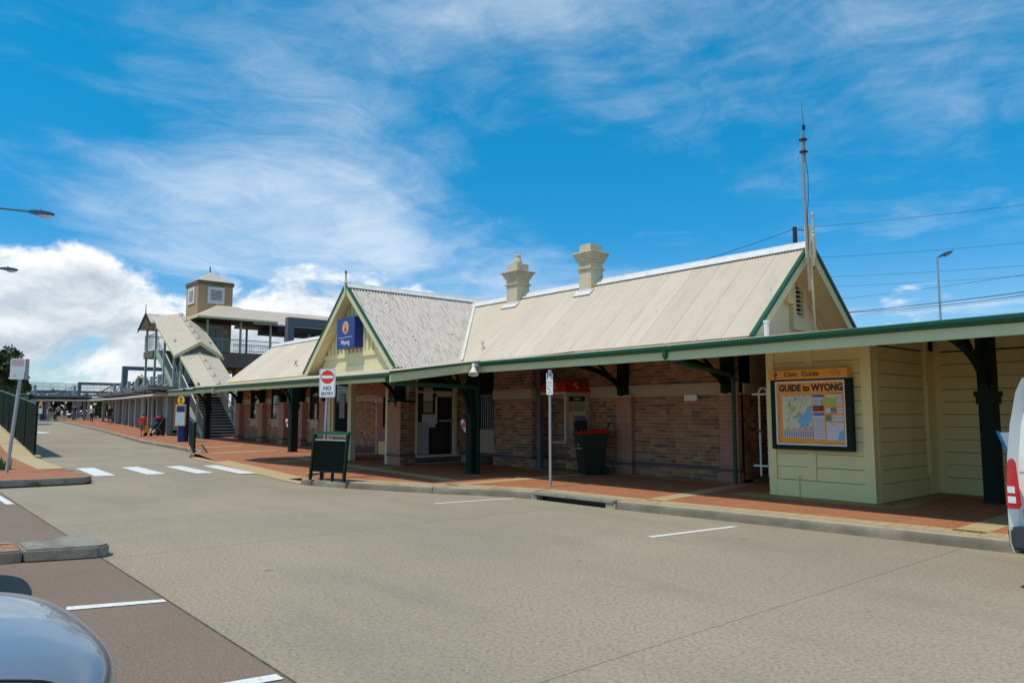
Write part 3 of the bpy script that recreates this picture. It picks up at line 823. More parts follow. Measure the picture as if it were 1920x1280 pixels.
for xc in (-37.7, -34.75, -32.3, -30.4, -28.2):
    p = pilaster(xc, 13.86, 2.05, .5, z0=zb, d=.24)
    po = part('wall_post', MB().box(xc - .1, xc + .1, 13.84, 14.05, 2.1, 3.05), M['green_dk'], B)
    arm(xc, 13.86, 2.1, 1.1, 2.85, po, rod=False)
wallw = part('wall', MB().box(-38.3, -38.1, 14.1, 17.7, 0, 3.3), M['mortar'], B)
# rear walls close the building
part('rear_wall', MB().box(-38.1, -9.2, 17.5, 17.7, 0, 3.4), M['brick_red'], B)

# --- roofs: corrugated sheets laid one by one
EY, EZ, RY, RZ = 13.4, 3.17, 15.9, 5.42
PIT, AMP, COV = .0762, .0105, .762


def corr_mesh(name, length, material, ncorr=10, pit=PIT, amp=AMP, k=6, tilt=.005):
    """one sheet: corrugations across local x, running up local y; local z is the outward normal"""
    m = MB(); n_ = ncorr * k + 1; vs = []
    for i in range(n_):
        x = (i / k - ncorr / 2) * pit; z = amp * math.sin(2 * math.pi * i / k) + tilt * (i / (n_ - 1) - .5)
        vs += [(x, 0, z), (x, length, z)]
    m.add(vs, [(2 * i, 2 * i + 2, 2 * i + 3, 2 * i + 1) for i in range(n_ - 1)])
    return mesh_of(name, m, material, smooth=True)


def slope(roof, x0, x1, ey, ez, ry, rz, material, name='roof_sheet', along='x', nc=10, amp=AMP):
    """sheets from the eave line to the ridge; 'x': eave runs along x (up +-y); 'y': eave runs along y (up +-x)"""
    ln = math.hypot(ry - ey, rz - ez); ang = math.atan2(rz - ez, abs(ry - ey))
    n_ = max(1, round(abs(x1 - x0) / COV)); wd = abs(x1 - x0) / n_
    me = corr_mesh(name, ln, material, nc, wd / nc, amp)
    for i in range(n_):
        x = min(x0, x1) + (i + .5) * wd
        if along == 'x':
            o = inst(name, me, roof, (x, ey, ez), (ang, 0, 0) if ry > ey else (ang, 0, math.pi))
        else:
            o = inst(name, me, roof, (ey, x, ez), (ang, 0, math.pi / 2 if ry < ey else -math.pi / 2))


def roof_solid(x0, x1, ey, ez, ry, rz, y2, parent, name='roof'):
    t = .045
    m = MB()
    m.prism([(x0, ey, ez - t), (x0, ry, rz - t), (x0, ry, rz - t - .06), (x0, ey + .03, ez - t - .06)], (x1 - x0, 0, 0))
    m.prism([(x0, y2, ez - t), (x0, ry, rz - t), (x0, ry, rz - t - .06), (x0, y2 - .03, ez - t - .06)], (x1 - x0, 0, 0))
    return part(name, m, M['cream_board'], parent)


roof = roof_solid(-23.4, -8.35, EY, EZ, RY, RZ, 2 * RY - EY, B)
slope(roof, -23.4, -8.2, EY, EZ, RY, RZ, M['roof'])
slope(roof, -23.4, -8.2, 2 * RY - EY, EZ, RY, RZ, M['roof'])
RZ2 = 5.2
roof2 = roof_solid(-38.0, -22.2, EY, EZ, RY, RZ2, 2 * RY - EY, B)
slope(roof2, -38.2, -22.2, EY, EZ, RY, RZ2, M['roof'])
slope(roof2, -38.2, -22.2, 2 * RY - EY, EZ, RY, RZ2, M['roof'])


def ridge_cap(parent, p0, p1, run, side, slope_, name='ridge_cap', lift=.035):
    """folded capping: two flanges and a rolled top along p0-p1; side = horizontal unit vector across"""
    p0, p1, s_ = Vector(p0), Vector(p1), Vector(side)
    prof = [(-run, -run * slope_ + lift), (-.045, lift - .02), (-.03, lift + .02), (0, lift + .034), (.03, lift + .02), (.045, lift - .02), (run, -run * slope_ + lift)]
    vs = [p + s_ * a + Vector((0, 0, b)) for p in (p0, p1) for a, b in prof]; k = len(prof)
    lo = [p + s_ * a + Vector((0, 0, b - .012)) for p in (p0, p1) for a, b in prof]
    m = MB().add(vs + lo, [(j, j + 1, k + j + 1, k + j)[::-1] for j in range(k - 1)] + [(2 * k + j, 2 * k + j + 1, 3 * k + j + 1, 3 * k + j) for j in range(k - 1)] + [(0, k, 3 * k, 2 * k), (k - 1, 3 * k - 1, 4 * k - 1, 2 * k - 1)])
    return part(name, m, M['cap'], parent)


ridge_cap(roof, (-8.18, RY, RZ + .03), (-21.2, RY, RZ + .03), .165, (0, 1, 0), .9)
ridge_cap(roof2, (-22.3, RY, RZ2 + .03), (-38.2, RY, RZ2 + .03), .18, (0, 1, 0), .81)
# transverse gable roof
GX, GZ, GY = -20.95, 5.62, 11.4
GW = 2.85; GB = 2.98
gs = (GZ - GB) / GW
t = .045
m = MB()
for sgn in (1, -1):
    m.prism([(GX + sgn * GW, 11.0, GB - t), (GX, 11.0, GZ - t), (GX, 11.0, GZ - t - .06), (GX + sgn * (GW - .04), 11.0, GB - t - .05)], (0, 6.9, 0))
roof3 = part('porch_roof', m, M['cream'], B)
slope(roof3, 11.0, 17.9, GX + GW + .08, GB - .07, GX, GZ, M['roof_old'], along='y', nc=7, amp=.019)
slope(roof3, 11.0, 17.9, GX - GW - .08, GB - .07, GX, GZ, M['roof_old'], along='y', nc=7, amp=.019)
ridge_cap(roof3, (GX, 10.98, GZ + .03), (GX, 17.9, GZ + .03), .15, (1, 0, 0), gs)
# valley gutter strips
part('valley', MB().prism([(-18.12, 13.38, 3.22), (-18.02, 13.38, 3.22), (-20.60, 15.84, 5.43), (-20.72, 15.84, 5.43)], (0, .03, .01)), M['cap'], roof3)
# gable face with battens, rail and barge boards
face = part('gable', MB().prism([(GX - GW + .22, GY, GB - .1), (GX + GW - .22, GY, GB - .1), (GX, GY, GZ - .16)], (0, .08, 0)), mat('gable_sheet_cream', (.70, .63, .39), .6, noise=(3, .3, (.6, .53, .32))), B)  # cream sheet, slightly darker than the battens on it
rail_z0, rail_z1 = 3.38, 3.52
part('rail', MB().box(GX - GW * (GZ - rail_z0) / (GZ - GB) + .3, GX + GW * (GZ - rail_z0) / (GZ - GB) - .3, GY - .055, GY, rail_z0, rail_z1), M['cream'], face)
x = GX - 2.0
for i in range(17):
    x = GX - 2.04 + i * .255
    top = GZ - .28 - abs(x - GX) * gs
    if top > rail_z1 + .12: part('batten', MB().prism([(x - .065, GY - .05, rail_z1), (x + .065, GY - .05, rail_z1), (x + .065, GY - .05, GZ - .24 - abs(x + .065 - GX) * gs), (x - .065, GY - .05, GZ - .24 - abs(x - .065 - GX) * gs)], (0, .05, 0)), M['cream'], face)
part('sill_board', MB().box(GX - GW + .3, GX + GW - .3, GY - .03, GY, GB - .08, GB + .12), M['cream'], face)
for sgn in (1, -1):
    a, b = Vector((GX + sgn * (GW + .06), 10.98, GB - .05)), Vector((GX, 10.98, GZ + .005))
    d = (b - a).normalized(); nrm = Vector((d.z * sgn * -1, 0, abs(d.x))) if False else Vector((sgn * abs(d.z), 0, abs(d.x)))
    q = [a, b, b - Vector((0, 0, .27)), a - nrm * .20]
    part('barge_board', MB().prism(q, (0, .04, 0)), M['fascia'], roof3)
    q2 = [p for p in (a + nrm * .035, b + Vector((0, 0, .05)), b - Vector((0, 0, .0)), a - nrm * .002)]
    part('barge_trim', MB().prism([(p.x, p.y - .035, p.z) for p in q2], (0, .09, 0)), M['green'], roof3)
part('finial', MB().lathe([(.05, 0), (.05, .25), (.035, .3), (.055, .36), (.03, .45), (.035, .62), (.01, .66)], (GX, 10.97, GZ - .28), 8), M['fascia'], roof3)
part('finial_tip', MB().lathe([(.028, 0), (.032, .16), (.008, .22)], (GX, 10.97, GZ + .26), 8), M['dark'], roof3)

# gable end wall at the right
ge = part('gable_wall', MB().prism([(-8.9, 13.75, 3.0), (-8.9, 18.05, 3.0), (-8.9, 18.05, 3.42), (-8.9, RY, RZ - .17), (-8.9, 13.75, 3.42)], (-.25, 0, 0)), mat('gable_end_cream', (.87, .78, .46), .6, noise=(2.5, .25, (.80, .71, .40)), dirt=(1.3, .3, (.62, .53, .32))), B)
# louvred vent in an arched niche
part('vent_recess', MB().box(-8.9, -8.893, 16.28, 16.62, 3.95, 4.85), M['dark'], ge)
part('vent_frame', MB().box(-8.9, -8.80, 16.14, 16.28, 3.85, 4.80).box(-8.9, -8.80, 16.62, 16.80, 3.85, 4.85).box(-8.9, -8.80, 16.28, 16.62, 4.85, 4.93).box(-8.9, -8.80, 16.14, 16.8, 3.55, 3.85), M['cream'], ge, bevel=.01)
for i in range(8): part('louvre', MB().prism([(-8.89, 16.28, 4.0 + i * .105), (-8.82, 16.28, 3.965 + i * .105), (-8.82, 16.28, 3.985 + i * .105), (-8.89, 16.28, 4.02 + i * .105)], (0, .34, 0)), M['cream'], ge)
part('wall_box', MB().box(-8.9, -8.77, 15.86, 16.14, 4.15, 4.6), M['cream_board'], ge)
for sgn in (-1, 1):
    e = Vector((-8.2, RY + sgn * (RY - EY + .05), EZ - .02)); r_ = Vector((-8.2, RY, RZ + .02))
    nrm = Vector((0, sgn * .67, .74))
    part('barge_board', MB().prism([e, r_, r_ - Vector((0, 0, .30)), e - nrm * .22], (-.04, 0, 0)), M['fascia'], roof)
    part('barge_trim', MB().prism([p + Vector((.045, 0, 0)) for p in (e + nrm * .04, r_ + Vector((0, 0, .055)), r_ - Vector((0, 0, .03)), e - nrm * .03)], (-.09, 0, 0)), M['green'], roof)
    # boarded soffit between barge and wall
    so = part('soffit', MB().prism([(-8.24, RY + sgn * .02, RZ - .115), (-8.24, RY + sgn * (RY - EY), EZ - .115), (-8.9, RY + sgn * (RY - EY), EZ - .115), (-8.9, RY + sgn * .02, RZ - .115)], (0, 0, -.012)), M['cream'], roof)
    for i in range(24):
        a = i / 24; b = (i + .9) / 24
        p0 = Vector((-8.24, RY + sgn * (RY - EY) * a, RZ - .13 - (RZ - EZ) * a)); p1 = Vector((-8.24, RY + sgn * (RY - EY) * b, RZ - .13 - (RZ - EZ) * b))
        if sgn == 1: part('soffit_board', MB().prism([p0, p1, p1 + Vector((-.64, 0, 0)), p0 + Vector((-.64, 0, 0))], (0, 0, -.012)), M['cream'], roof)
    part('gable_trim', MB().bar((-8.86, RY + sgn * .1, RZ - .30), (-8.86, RY + sgn * 2.15, EZ + .1), .06, .10), M['cream'], ge)
part('finial', MB().lathe([(.055, -.55), (.055, .14), (.035, .18), (.042, .23), (.03, .26), (.036, .31), (.02, .56), (.034, .62), (.034, .65), (.012, .69)], (-8.14, RY + .02, RZ + .05), 8), M['beige'], roof)


# chimneys
def chimney(x0, x1, y0, y1, zs, zring, zc0, zc1, ztop, pot):
    cx, cy = (x0 + x1) / 2, (y0 + y1) / 2; h = (x1 - x0) / 2; hy = (y1 - y0) / 2
    ch = part('chimney', MB().box(x0, x1, y0, y1, zs, zc0 + .05), M['chim'], roof)
    part('flashing', MB().box(x0 - .03, x1 + .03, y0 - .03, y1 + .03, zs + .05, RZ - .19).prism([(x0 - .12, y0 - .17, RZ - .405), (x1 + .10, y0 - .17, RZ - .405), (x1 + .10, y0 + .04, RZ - .216), (x0 - .12, y0 + .04, RZ - .216)], (0, -.012, .018)), M['cap'], ch)
    part('string_ring', MB().box(x0 - .055, x1 + .055, y0 - .055, y1 + .055, zring, zring + .035).box(x0 - .03, x1 + .03, y0 - .03, y1 + .03, zring - .03, zring), M['chim'], ch)
    m = MB()
    for d, z0, z1 in ((.05, zc0, zc0 + .07), (.085, zc0 + .07, zc0 + .15), (.12, zc0 + .15, zc1 - .05), (.16, zc1 - .05, zc1)):
        m.box(x0 - d, x1 + d, y0 - d, y1 + d, z0, z1)
    part('cornice', m, M['chim'], ch, bevel=.012)
    part('top_block', MB().box(x0 + .01, x1 - .01, y0 + .01, y1 - .01, zc1, ztop), M['chim'], ch, bevel=.012)
    if pot: part('chimney_pot', MB().lathe([(.13, 0), (.15, .04), (.135, .12), (.10, .22), (.095, .26), (.115, .29), (.10, .33)], (cx, cy, ztop), 12), M['chim'], ch, smooth=True)
    return ch


chimney(-18.56, -18.02, 15.58, 16.1, 4.8, 5.80, 5.99, 6.24, 6.50, True)
c2 = chimney(-15.22, -14.74, 15.58, 16.1, 4.8, 5.83, 6.04, 6.32, 6.57, False)
part('stain', MB().prism([(-14.735, 15.95, 5.32), (-14.735, 16.08, 5.36), (-14.735, 16.02, 5.56), (-14.735, 15.84, 5.44)], (.004, 0, 0)), M['rubber'], c2)
# small roof vents and bird spikes
for x, y, z in ((-17.5, 13.75, 3.5),):
    part('vent_pipe', MB().tube([(x, y, z - .1), (x, y, z + .22)], .035, 8).tube([(x, y, z + .22), (x, y, z + .27)], .05, 8), M['cap'], roof)
part('vent_pipe', MB().tube([(-7.6, 12.9, 3.0), (-7.6, 12.9, 3.33)], .05, 8).tube([(-7.6, 12.9, 3.33), (-7.6, 12.9, 3.38)], .06, 8), M['white_p'], B)
for x in (-29.8, -27.0, -31.2):
    part('roof_cleat', MB().bar((x - .2, 14.0, 3.75), (x + .15, 14.0, 3.95), .02).bar((x - .15, 14.0, 3.95), (x + .1, 14.0, 3.7), .02), M['dark'], roof2)


# --- awning (low pitched lean-to) along the front
def awning_edge(parent, p0, p1, gut=True, fh=.16):
    """fascia board with a quarter-round gutter on it, from p0 to p1 (points at the gutter's top lip)"""
    p0, p1 = Vector(p0), Vector(p1); d = (p1 - p0).normalized(); out = Vector((d.y, -d.x, 0)).normalized()
    if out.y > .1 or (abs(out.y) <= .1 and out.x < 0): out = -out
    dn = Vector((0, 0, -1))
    part('fascia', MB().prism([p0 + dn * .02, p1 + dn * .02, p1 + dn * (.08 + fh), p0 + dn * (.08 + fh)], out * -.035), M['fascia'], parent)
    if gut:
        prof = [(0, 0), (.09, .0), (.105, -.012), (.10, -.05), (.07, -.085), (.0, -.10)]
        k = len(prof); vs = [p + out * a + Vector((0, 0, b)) for p in (p0, p1) for a, b in prof]
        fs = [(j, (j + 1) % k, (j + 1) % k + k, j + k) for j in range(k)] + [tuple(range(k))[::-1], tuple(range(k, 2 * k))]
        part('gutter', MB().add(vs, fs), M['green'], parent)


def awning(x0, x1, yf, zf, yb, zb_, name='awning'):
    a = part(name, MB().prism([(x0, yf, zf - .03), (x0, yb, zb_ - .03), (x0, yb, zb_ - .08), (x0, yf, zf - .08)], (x1 - x0, 0, 0)), M['under'], B)
    slope(a, x0, x1, yf - .03, zf + .0, yb, zb_ + .0, M['roof'])
    n_ = int((yb - yf) / .9)
    for i in range(n_ + 1):
        y = yf + .25 + i * (yb - yf - .4) / max(1, n_); z = zf + (zb_ - zf) * (y - yf) / (yb - yf) - .08
        part('purlin', MB().box(x0 + .02, x1 - .02, y - .035, y + .035, z - .10, z), M['dark'], a)
    return a


YF, ZF = 10.3, 2.76
aw1 = awning(-13.3, 9.0, YF, ZF, 15.2, ZF + .119 * 4.9)
awning_edge(aw1, (-13.3, YF, 2.76), (-7.9, YF, 2.755))
awning_edge(aw1, (-7.9, YF, 2.755), (9.0, YF, 2.86), fh=.17)
YA, ZA, XA0, XA1 = 8.12, 2.44, -24.0, -13.3
aw2 = awning(XA0, XA1, YA, ZA, 13.45, ZA + .136 * 5.45)
awning_edge(aw2, (XA0, YA, 2.46), (XA1, YA, 2.45), fh=.10)
awning_edge(aw2, (XA1 + .02, YA - .1, 2.45), (XA1 + .02, YF + .05, 2.45 + .136 * 2.35), gut=False, fh=.13)
part('verge_trim', MB().prism([(XA1 + .05, YA - .12, 2.47), (XA1 + .05, YF + .05, 2.79), (XA1 + .05, YF + .05, 2.74), (XA1 + .05, YA - .12, 2.42)], (-.06, 0, 0)), M['green'], aw2)
awning_edge(aw2, (XA0 - .02, YA - .1, 2.45), (XA0 - .02, 13.0, 2.45 + .136 * 5.1), gut=False, fh=.13)
YB, ZB = 11.9, 2.86
aw3 = awning(-38.2, XA0 - .1, YB, ZB, 14.0, ZB + .14 * 2.1)
aw4 = awning(-42.6, -38.2, YB, ZB - .03, 13.2, ZB + .14 * 1.3)
awning_edge(aw3, (-38.2, YB, ZB + .01), (XA0 - .1, YB, ZB), fh=.20)
awning_edge(aw4, (-42.6, YB, ZB - .04), (-38.2, YB, ZB - .04), fh=.18)


# --- awning posts
def post(x, y, z0, z1, sz=.21, reach=1.5, zbr=1.95, zt=None, both=False, down=False):
    p = part('post', MB().box(x - sz / 2, x + sz / 2, y - sz / 2, y + sz / 2, z0, z1), M['green_dk'], B, bevel=.008)
    part('base_shoe', MB().box(x - sz / 2 - .015, x + sz / 2 + .015, y - sz / 2 - .015, y + sz / 2 + .015, z0, z0 + .04), M['dark'], p)
    part('collar', MB().box(x - sz / 2 - .045, x + sz / 2 + .045, y - sz / 2 - .045, y + sz / 2 + .045, zbr - .04, zbr + .05).box(x - sz / 2 - .025, x + sz / 2 + .025, y - sz / 2 - .025, y + sz / 2 + .025, zbr - .16, zbr - .04), M['green_dk'], p)
    arm(x, y - sz / 2, zbr + .03, reach, zt or z1 - .1, p)
    if both: arm(x, y + sz / 2, zbr + .03, .9, z1 - .08, p, rod=False, ydir=1)
    if down: part('downpipe', MB().tube([(x + .22, y + .02, 2.45), (x + .22, y + .02, z0)], .045, 8), M['green_dk'], p)
    return p


P1 = post(-14.6, 11.15, H, 2.80, .22, .95, 1.55, 2.5, down=True)
P2 = post(-4.25, 13.98, H, 3.12, .24, 1.95, 1.92, 2.80)
P3 = post(-26.5, 11.85, H + .03, 2.82, .27, .9, 1.9, 2.68, both=True)
P4 = post(-39.4, 12.95, .29, 3.0, .26, 1.1, 1.9, 2.8)
# red and white reflectors on two posts
for x, y, z, nm in ((-14.66, 11.03, 1.40, P1), (-26.6, 11.70, 1.35, P3)):
    rf = part('reflector', MB().prism([(x - .22, y, z + .05), (x - .04, y, z + .05), (x - .04, y, z - .26), (x - .08, y, z - .24), (x - .22, y, z - .08)], (0, -.012, 0)), M['signw'], nm)
    part('red_stripe', MB().prism([(x - .22, y - .013, z - .08), (x - .04, y - .013, z + .02), (x - .04, y - .013, z - .12), (x - .11, y - .013, z - .17)], (0, -.003, 0)), M['signr'], rf)
# downpipes
part('downpipe', MB().tube([(-13.55, YA - .02, 2.40), (-13.55, YA - .02, 2.30), (-13.62, YA + .12, 2.24), (-14.38, 11.05, 2.24), (-14.4, 11.17, 2.2), (-14.4, 11.17, 1.9)], .05, 8), M['green'], B)
part('downpipe', MB().tube([(-7.98, YF - .05, 2.72), (-7.98, YF - .05, 2.60), (-8.02, YF + .06, 2.53), (-8.88, 13.55, 2.42), (-8.92, 13.72, 2.34), (-8.92, 13.75, 2.2), (-8.92, 13.75, H)], .045, 8), M['green'], B, smooth=True)
part('downpipe', MB().box(-14.95, -14.80, 13.60, 13.72, .1, 3.0), mat('downpipe_grey', (.12, .13, .15), .5), B)

# ------------------------------------------------------------------ weatherboard room at the right
PV = thing('weatherboard_room', 'cream weatherboard room under the awning with the map poster on its front', 'building', (-6.4, 12.5, H))


def boards(wall, ax, c, panels, z0, z1, step):
    n_ = round((z1 - z0) / step)
    for a, b in panels:
        for i in range(n_):
            za, zb_ = z0 + i * step, z0 + (i + 1) * step - .007 - random.uniform(0, .006)
            lo = random.uniform(.020, .036)
            if ax == 'x': part('board', MB().hexa([(a, c - lo, za), (b, c - lo - random.uniform(-.003, .003), za), (b, c, za), (a, c, za), (a, c - .006, zb_), (b, c - .006, zb_), (b, c, zb_), (a, c, zb_)]), M['cream_board'], wall)
            else: part('board', MB().hexa([(c, a, za), (c + lo, a, za), (c + lo, b, za), (c, b, za), (c, a, zb_), (c + .006, a, zb_), (c + .006, b, zb_), (c, b, zb_)]), M['cream_board'], wall)


pf = part('front_wall', MB().box(-7.36, -5.5, 12.49, 12.6, H, 2.93), M['dark'], PV)
boards(pf, 'x', 12.49, [(-7.22, -6.62), (-6.48, -5.64)], .44, 2.74, .23)
part('corner_board', MB().box(-7.37, -7.22, 12.44, 12.6, H, 2.93), M['cream_board'], pf)
part('corner_board', MB().box(-5.64, -5.47, 12.44, 12.6, H, 2.93), M['cream_board'], pf)
part('stud', MB().box(-6.62, -6.48, 12.45, 12.49, .44, 2.76), M['cream_board'], pf)
part('base_board', MB().box(-7.22, -5.64, 12.45, 12.49, H, .43), M['cream_board'], pf)
part('head_board', MB().box(-7.4, -5.45, 12.43, 12.49, 2.76, 2.93), M['cream_board'], pf)
part('cleat', MB().box(-6.80, -6.785, 12.42, 12.45, .16, .52), M['cream_board'], pf)
ps = part('side_wall', MB().hexa([(-5.6, 12.6, H), (-5.5, 12.6, H), (-5.5, 15.1, H), (-5.6, 15.1, H), (-5.6, 12.6, 2.93), (-5.5, 12.6, 2.93), (-5.5, 15.1, 3.2), (-5.6, 15.1, 3.2)]), M['dark'], PV)
boards(ps, 'y', -5.5, [(12.72, 14.62)], .44, 2.74, .23)
part('corner_board', MB().box(-5.5, -5.465, 12.6, 12.72, H, 2.93), M['cream_board'], ps)
part('corner_board', MB().box(-5.5, -5.42, 14.62, 14.74, .45, 3.02), M['cream_board'], ps)
part('corner_board', MB().box(-5.5, -5.46, 14.74, 15.1, .14, 3.1), M['cream_board'], ps)
part('base_board', MB().box(-5.5, -5.47, 12.72, 14.74, H, .43), M['cream_board'], ps)
part('head_board', MB().hexa([(-5.5, 12.6, 2.76), (-5.46, 12.6, 2.76), (-5.46, 15.1, 2.76), (-5.5, 15.1, 2.76), (-5.5, 12.6, 2.93), (-5.46, 12.6, 2.93), (-5.46, 15.1, 3.2), (-5.5, 15.1, 3.2)]), M['cream_board'], ps)
pb = part('back_wall', MB().box(-5.5, 9, 15.12, 15.24, H, 3.25), M['dark'], PV)
boards(pb, 'x', 15.12, [(-5.34, -3.95), (-3.79, -2.1), (-1.94, 1.0)], .44, 2.74, .23)
for x in (-5.5, -3.95, -2.1): part('stud', MB().box(x, x + .16, 15.08, 15.12, .14, 3.2), M['cream_board'], pb)
part('base_board', MB().box(-5.34, 9, 15.085, 15.12, H, .43), M['cream_board'], pb)
part('head_board', MB().box(-5.34, 9, 15.08, 15.12, 2.76, 3.2), M['cream_board'], pb)
part('left_wall', MB().hexa([(-7.36, 12.6, H), (-7.26, 12.6, H), (-7.26, 15.1, H), (-7.36, 15.1, H), (-7.36, 12.6, 2.93), (-7.26, 12.6, 2.93), (-7.26, 15.1, 3.2), (-7.36, 15.1, 3.2)]), M['cream_board'], PV)

# map board
mbd = thing('map_poster_board', 'orange town guide map in a dark green frame on the cream weatherboard wall', 'noticeboard', (-6.5, 12.43, .97))
y = 12.43
part('frame', MB().box(-7.22, -7.14, y - .11, y, .97, 2.2).box(-5.86, -5.76, y - .11, y, .97, 2.2).box(-7.14, -5.86, y - .11, y, .97, 1.05).box(-7.14, -5.86, y - .11, y, 2.17, 2.2), M['green_dk'], mbd)
part('inner_frame', MB().box(-7.14, -7.115, y - .095, y, 1.05, 2.17).box(-5.885, -5.86, y - .095, y, 1.05, 2.17).box(-7.115, -5.885, y - .095, y, 1.05, 1.075).box(-7.115, -5.885, y - .095, y, 2.145, 2.17), M['signw'], mbd)
sheet = part('poster', MB().box(-7.115, -5.885, y - .05, y - .01, 1.075, 2.145), M['orange'], mbd)
hdr = part('header', MB().box(-7.23, -5.78, y - .16, y, 2.2, 2.365), M['orange'], mbd)
yy = y - .05
text('header_text', 'Civic  Guide', .115, (-6.60, y - .161, 2.285), M['signb'], mbd, bold=.002, sx=1.12)
text('header_small_text', 'FOR\nFREE COPIES\nCALL 4390', .033, (-5.98, y - .161, 2.295), M['brown'], mbd)
part('header_emblem', MB().disc((-7.08, y - .161, 2.325), .018, (1, 0, 0), (0, 0, 1), -.001, 10).prism([(-7.14, y - .161, 2.295), (-7.03, y - .161, 2.305), (-7.06, y - .161, 2.27), (-7.11, y - .161, 2.265)], (0, -.001, 0)).prism([(-7.10, y - .161, 2.25), (-7.06, y - .161, 2.25), (-7.08, y - .161, 2.215), (-7.11, y - .161, 2.215)], (0, -.001, 0)), M['signb'], mbd)
text('title_text', 'GUIDE to WYONG', .16, (-6.5, yy - .001, 2.045), M['signb'], mbd, sx=.87, bold=.008)


def patch(nm, x0, x1, z0, z1, mt, d=.002): return part(nm, MB().box(x0, x1, yy - d, yy, z0, z1), M[mt], sheet)


mx0, mx1, mz0, mz1 = -7.03, -6.47, 1.33, 1.92
patch('map_border', mx0, mx1, mz0, mz1, 'paper')
patch('town_map', mx0 + .012, mx1 - .012, mz0 + .012, mz1 - .012, 'paper_y', .003)
def mp(u, v): return (mx0 + u * (mx1 - mx0), yy - .0031, mz0 + v * (mz1 - mz0))
part('map_sea', MB().prism([mp(.98, .72), mp(.82, .62), mp(.78, .5), mp(.6, .42), mp(.55, .30), mp(.50, .22), mp(.58, .12), mp(.56, .03), mp(.98, .03)], (0, -.001, 0)), M['paper_b'], sheet)
part('map_lake', MB().prism([mp(.38, .86), mp(.44, .97), mp(.50, .92), mp(.48, .84), mp(.42, .82)], (0, -.001, 0)), M['paper_b'], sheet)
part('map_park', MB().prism([mp(.32, .36), mp(.45, .40), mp(.55, .51), mp(.66, .46), mp(.58, .42), mp(.54, .34), mp(.42, .31)], (0, -.001, 0)), M['paper_g'], sheet)
part('map_park', MB().prism([mp(.25, .62), mp(.38, .72), mp(.47, .62), mp(.40, .52), mp(.30, .55)], (0, -.001, 0)), M['paper_l'], sheet)
part('map_park', MB().prism([mp(.18, .75), mp(.24, .82), mp(.3, .7), mp(.24, .6)], (0, -.001, 0)), M['paper_g'], sheet)
for (u0, v0), (u1, v1) in [((.05, .6), (.6, .95)), ((.1, .2), (.5, .7)), ((.05, .85), (.9, .9)), ((.2, .05), (.3, .95)), ((.5, .55), (.95, .95)), ((.05, .33), (.45, .05)), ((.05, .45), (.4, .5)), ((.6, .6), (.7, .98))]:
    a, b = Vector(mp(u0, v0)), Vector(mp(u1, v1)); part('map_street', MB().bar(a + Vector((0, -.001, 0)), b + Vector((0, -.001, 0)), .002, .006), M['beige'], sheet)
part('map_inset', MB().prism([mp(.77, .08), mp(.97, .08), mp(.97, .2), mp(.77, .2)], (0, -.003, 0)), M['paper_y'], sheet)
part('map_inset_shape', MB().prism([mp(.80, .17), mp(.87, .18), mp(.88, .13), mp(.83, .09), mp(.79, .13)], (0, -.004, 0)), M['brown'], sheet)
for i in range(5):
    patch('map_border_dash', mx0 + .07 + i * .11, mx0 + .12 + i * .11, mz1 - .012, mz1 - .001, 'ads_b', .0025)
    patch('map_border_dash', mx0 + .07 + i * .11, mx0 + .12 + i * .11, mz0 + .001, mz0 + .012, 'ads_b', .0025)
patch('street_index', mx0 + .005, mx1 + .005, 1.175, 1.305, 'paper')
for i in range(13): part('print_column', MB().box(mx0 + .02 + i * .043, mx0 + .048 + i * .043, yy - .003, yy - .002, 1.185, 1.295), M['ink'] if i % 1 == 0 else M['paper'], sheet)
patch('advert', -6.455, -6.265, 1.745, 1.925, 'paper'); patch('advert_head', -6.455, -6.265, 1.88, 1.925, 'ads_b', .003); patch('advert_strip', -6.32, -6.27, 1.75, 1.84, 'paper_g', .003)
patch('advert', -6.455, -6.265, 1.645, 1.735, 'maroon')
patch('advert_list', -6.45, -6.26, 1.16, 1.61, 'paper'); patch('advert_head', -6.45, -6.26, 1.565, 1.61, 'ads_b', .003)
for i in range(13): part('print_line', MB().box(-6.435, -6.275, yy - .003, yy - .002, 1.19 + i * .027, 1.197 + i * .027), M['ink'], sheet)
patch('advert', -6.215, -6.04, 1.74, 1.935, 'paper_l'); patch('advert_head', -6.215, -5.94, 1.935, 1.945, 'signb', .003); patch('advert_sky', -6.215, -6.04, 1.87, 1.935, 'paper_y', .003)
patch('advert', -6.03, -5.94, 1.84, 1.93, 'paper'); patch('advert', -6.03, -5.94, 1.74, 1.83, 'paper')
patch('advert', -6.235, -6.145, 1.61, 1.70, 'paper'); patch('advert', -6.145, -6.045, 1.61, 1.70, 'ads_s'); patch('advert', -6.025, -5.935, 1.605, 1.705, 'paper')
patch('advert', -6.235, -6.14, 1.475, 1.575, 'ads_s'); patch('advert', -6.11, -6.02, 1.475, 1.575, 'paper'); patch('advert', -6.015, -5.925, 1.475, 1.575, 'paper')
patch('region_map', -6.225, -5.925, 1.145, 1.45, 'paper')
part('map_sea', MB().prism([(-5.925, yy - .0025, 1.34), (-5.96, yy - .0025, 1.31), (-6.0, yy - .0025, 1.30), (-6.02, yy - .0025, 1.2), (-6.03, yy - .0025, 1.15), (-5.925, yy - .0025, 1.15)], (0, -.001, 0)), M['paper_b'], sheet)
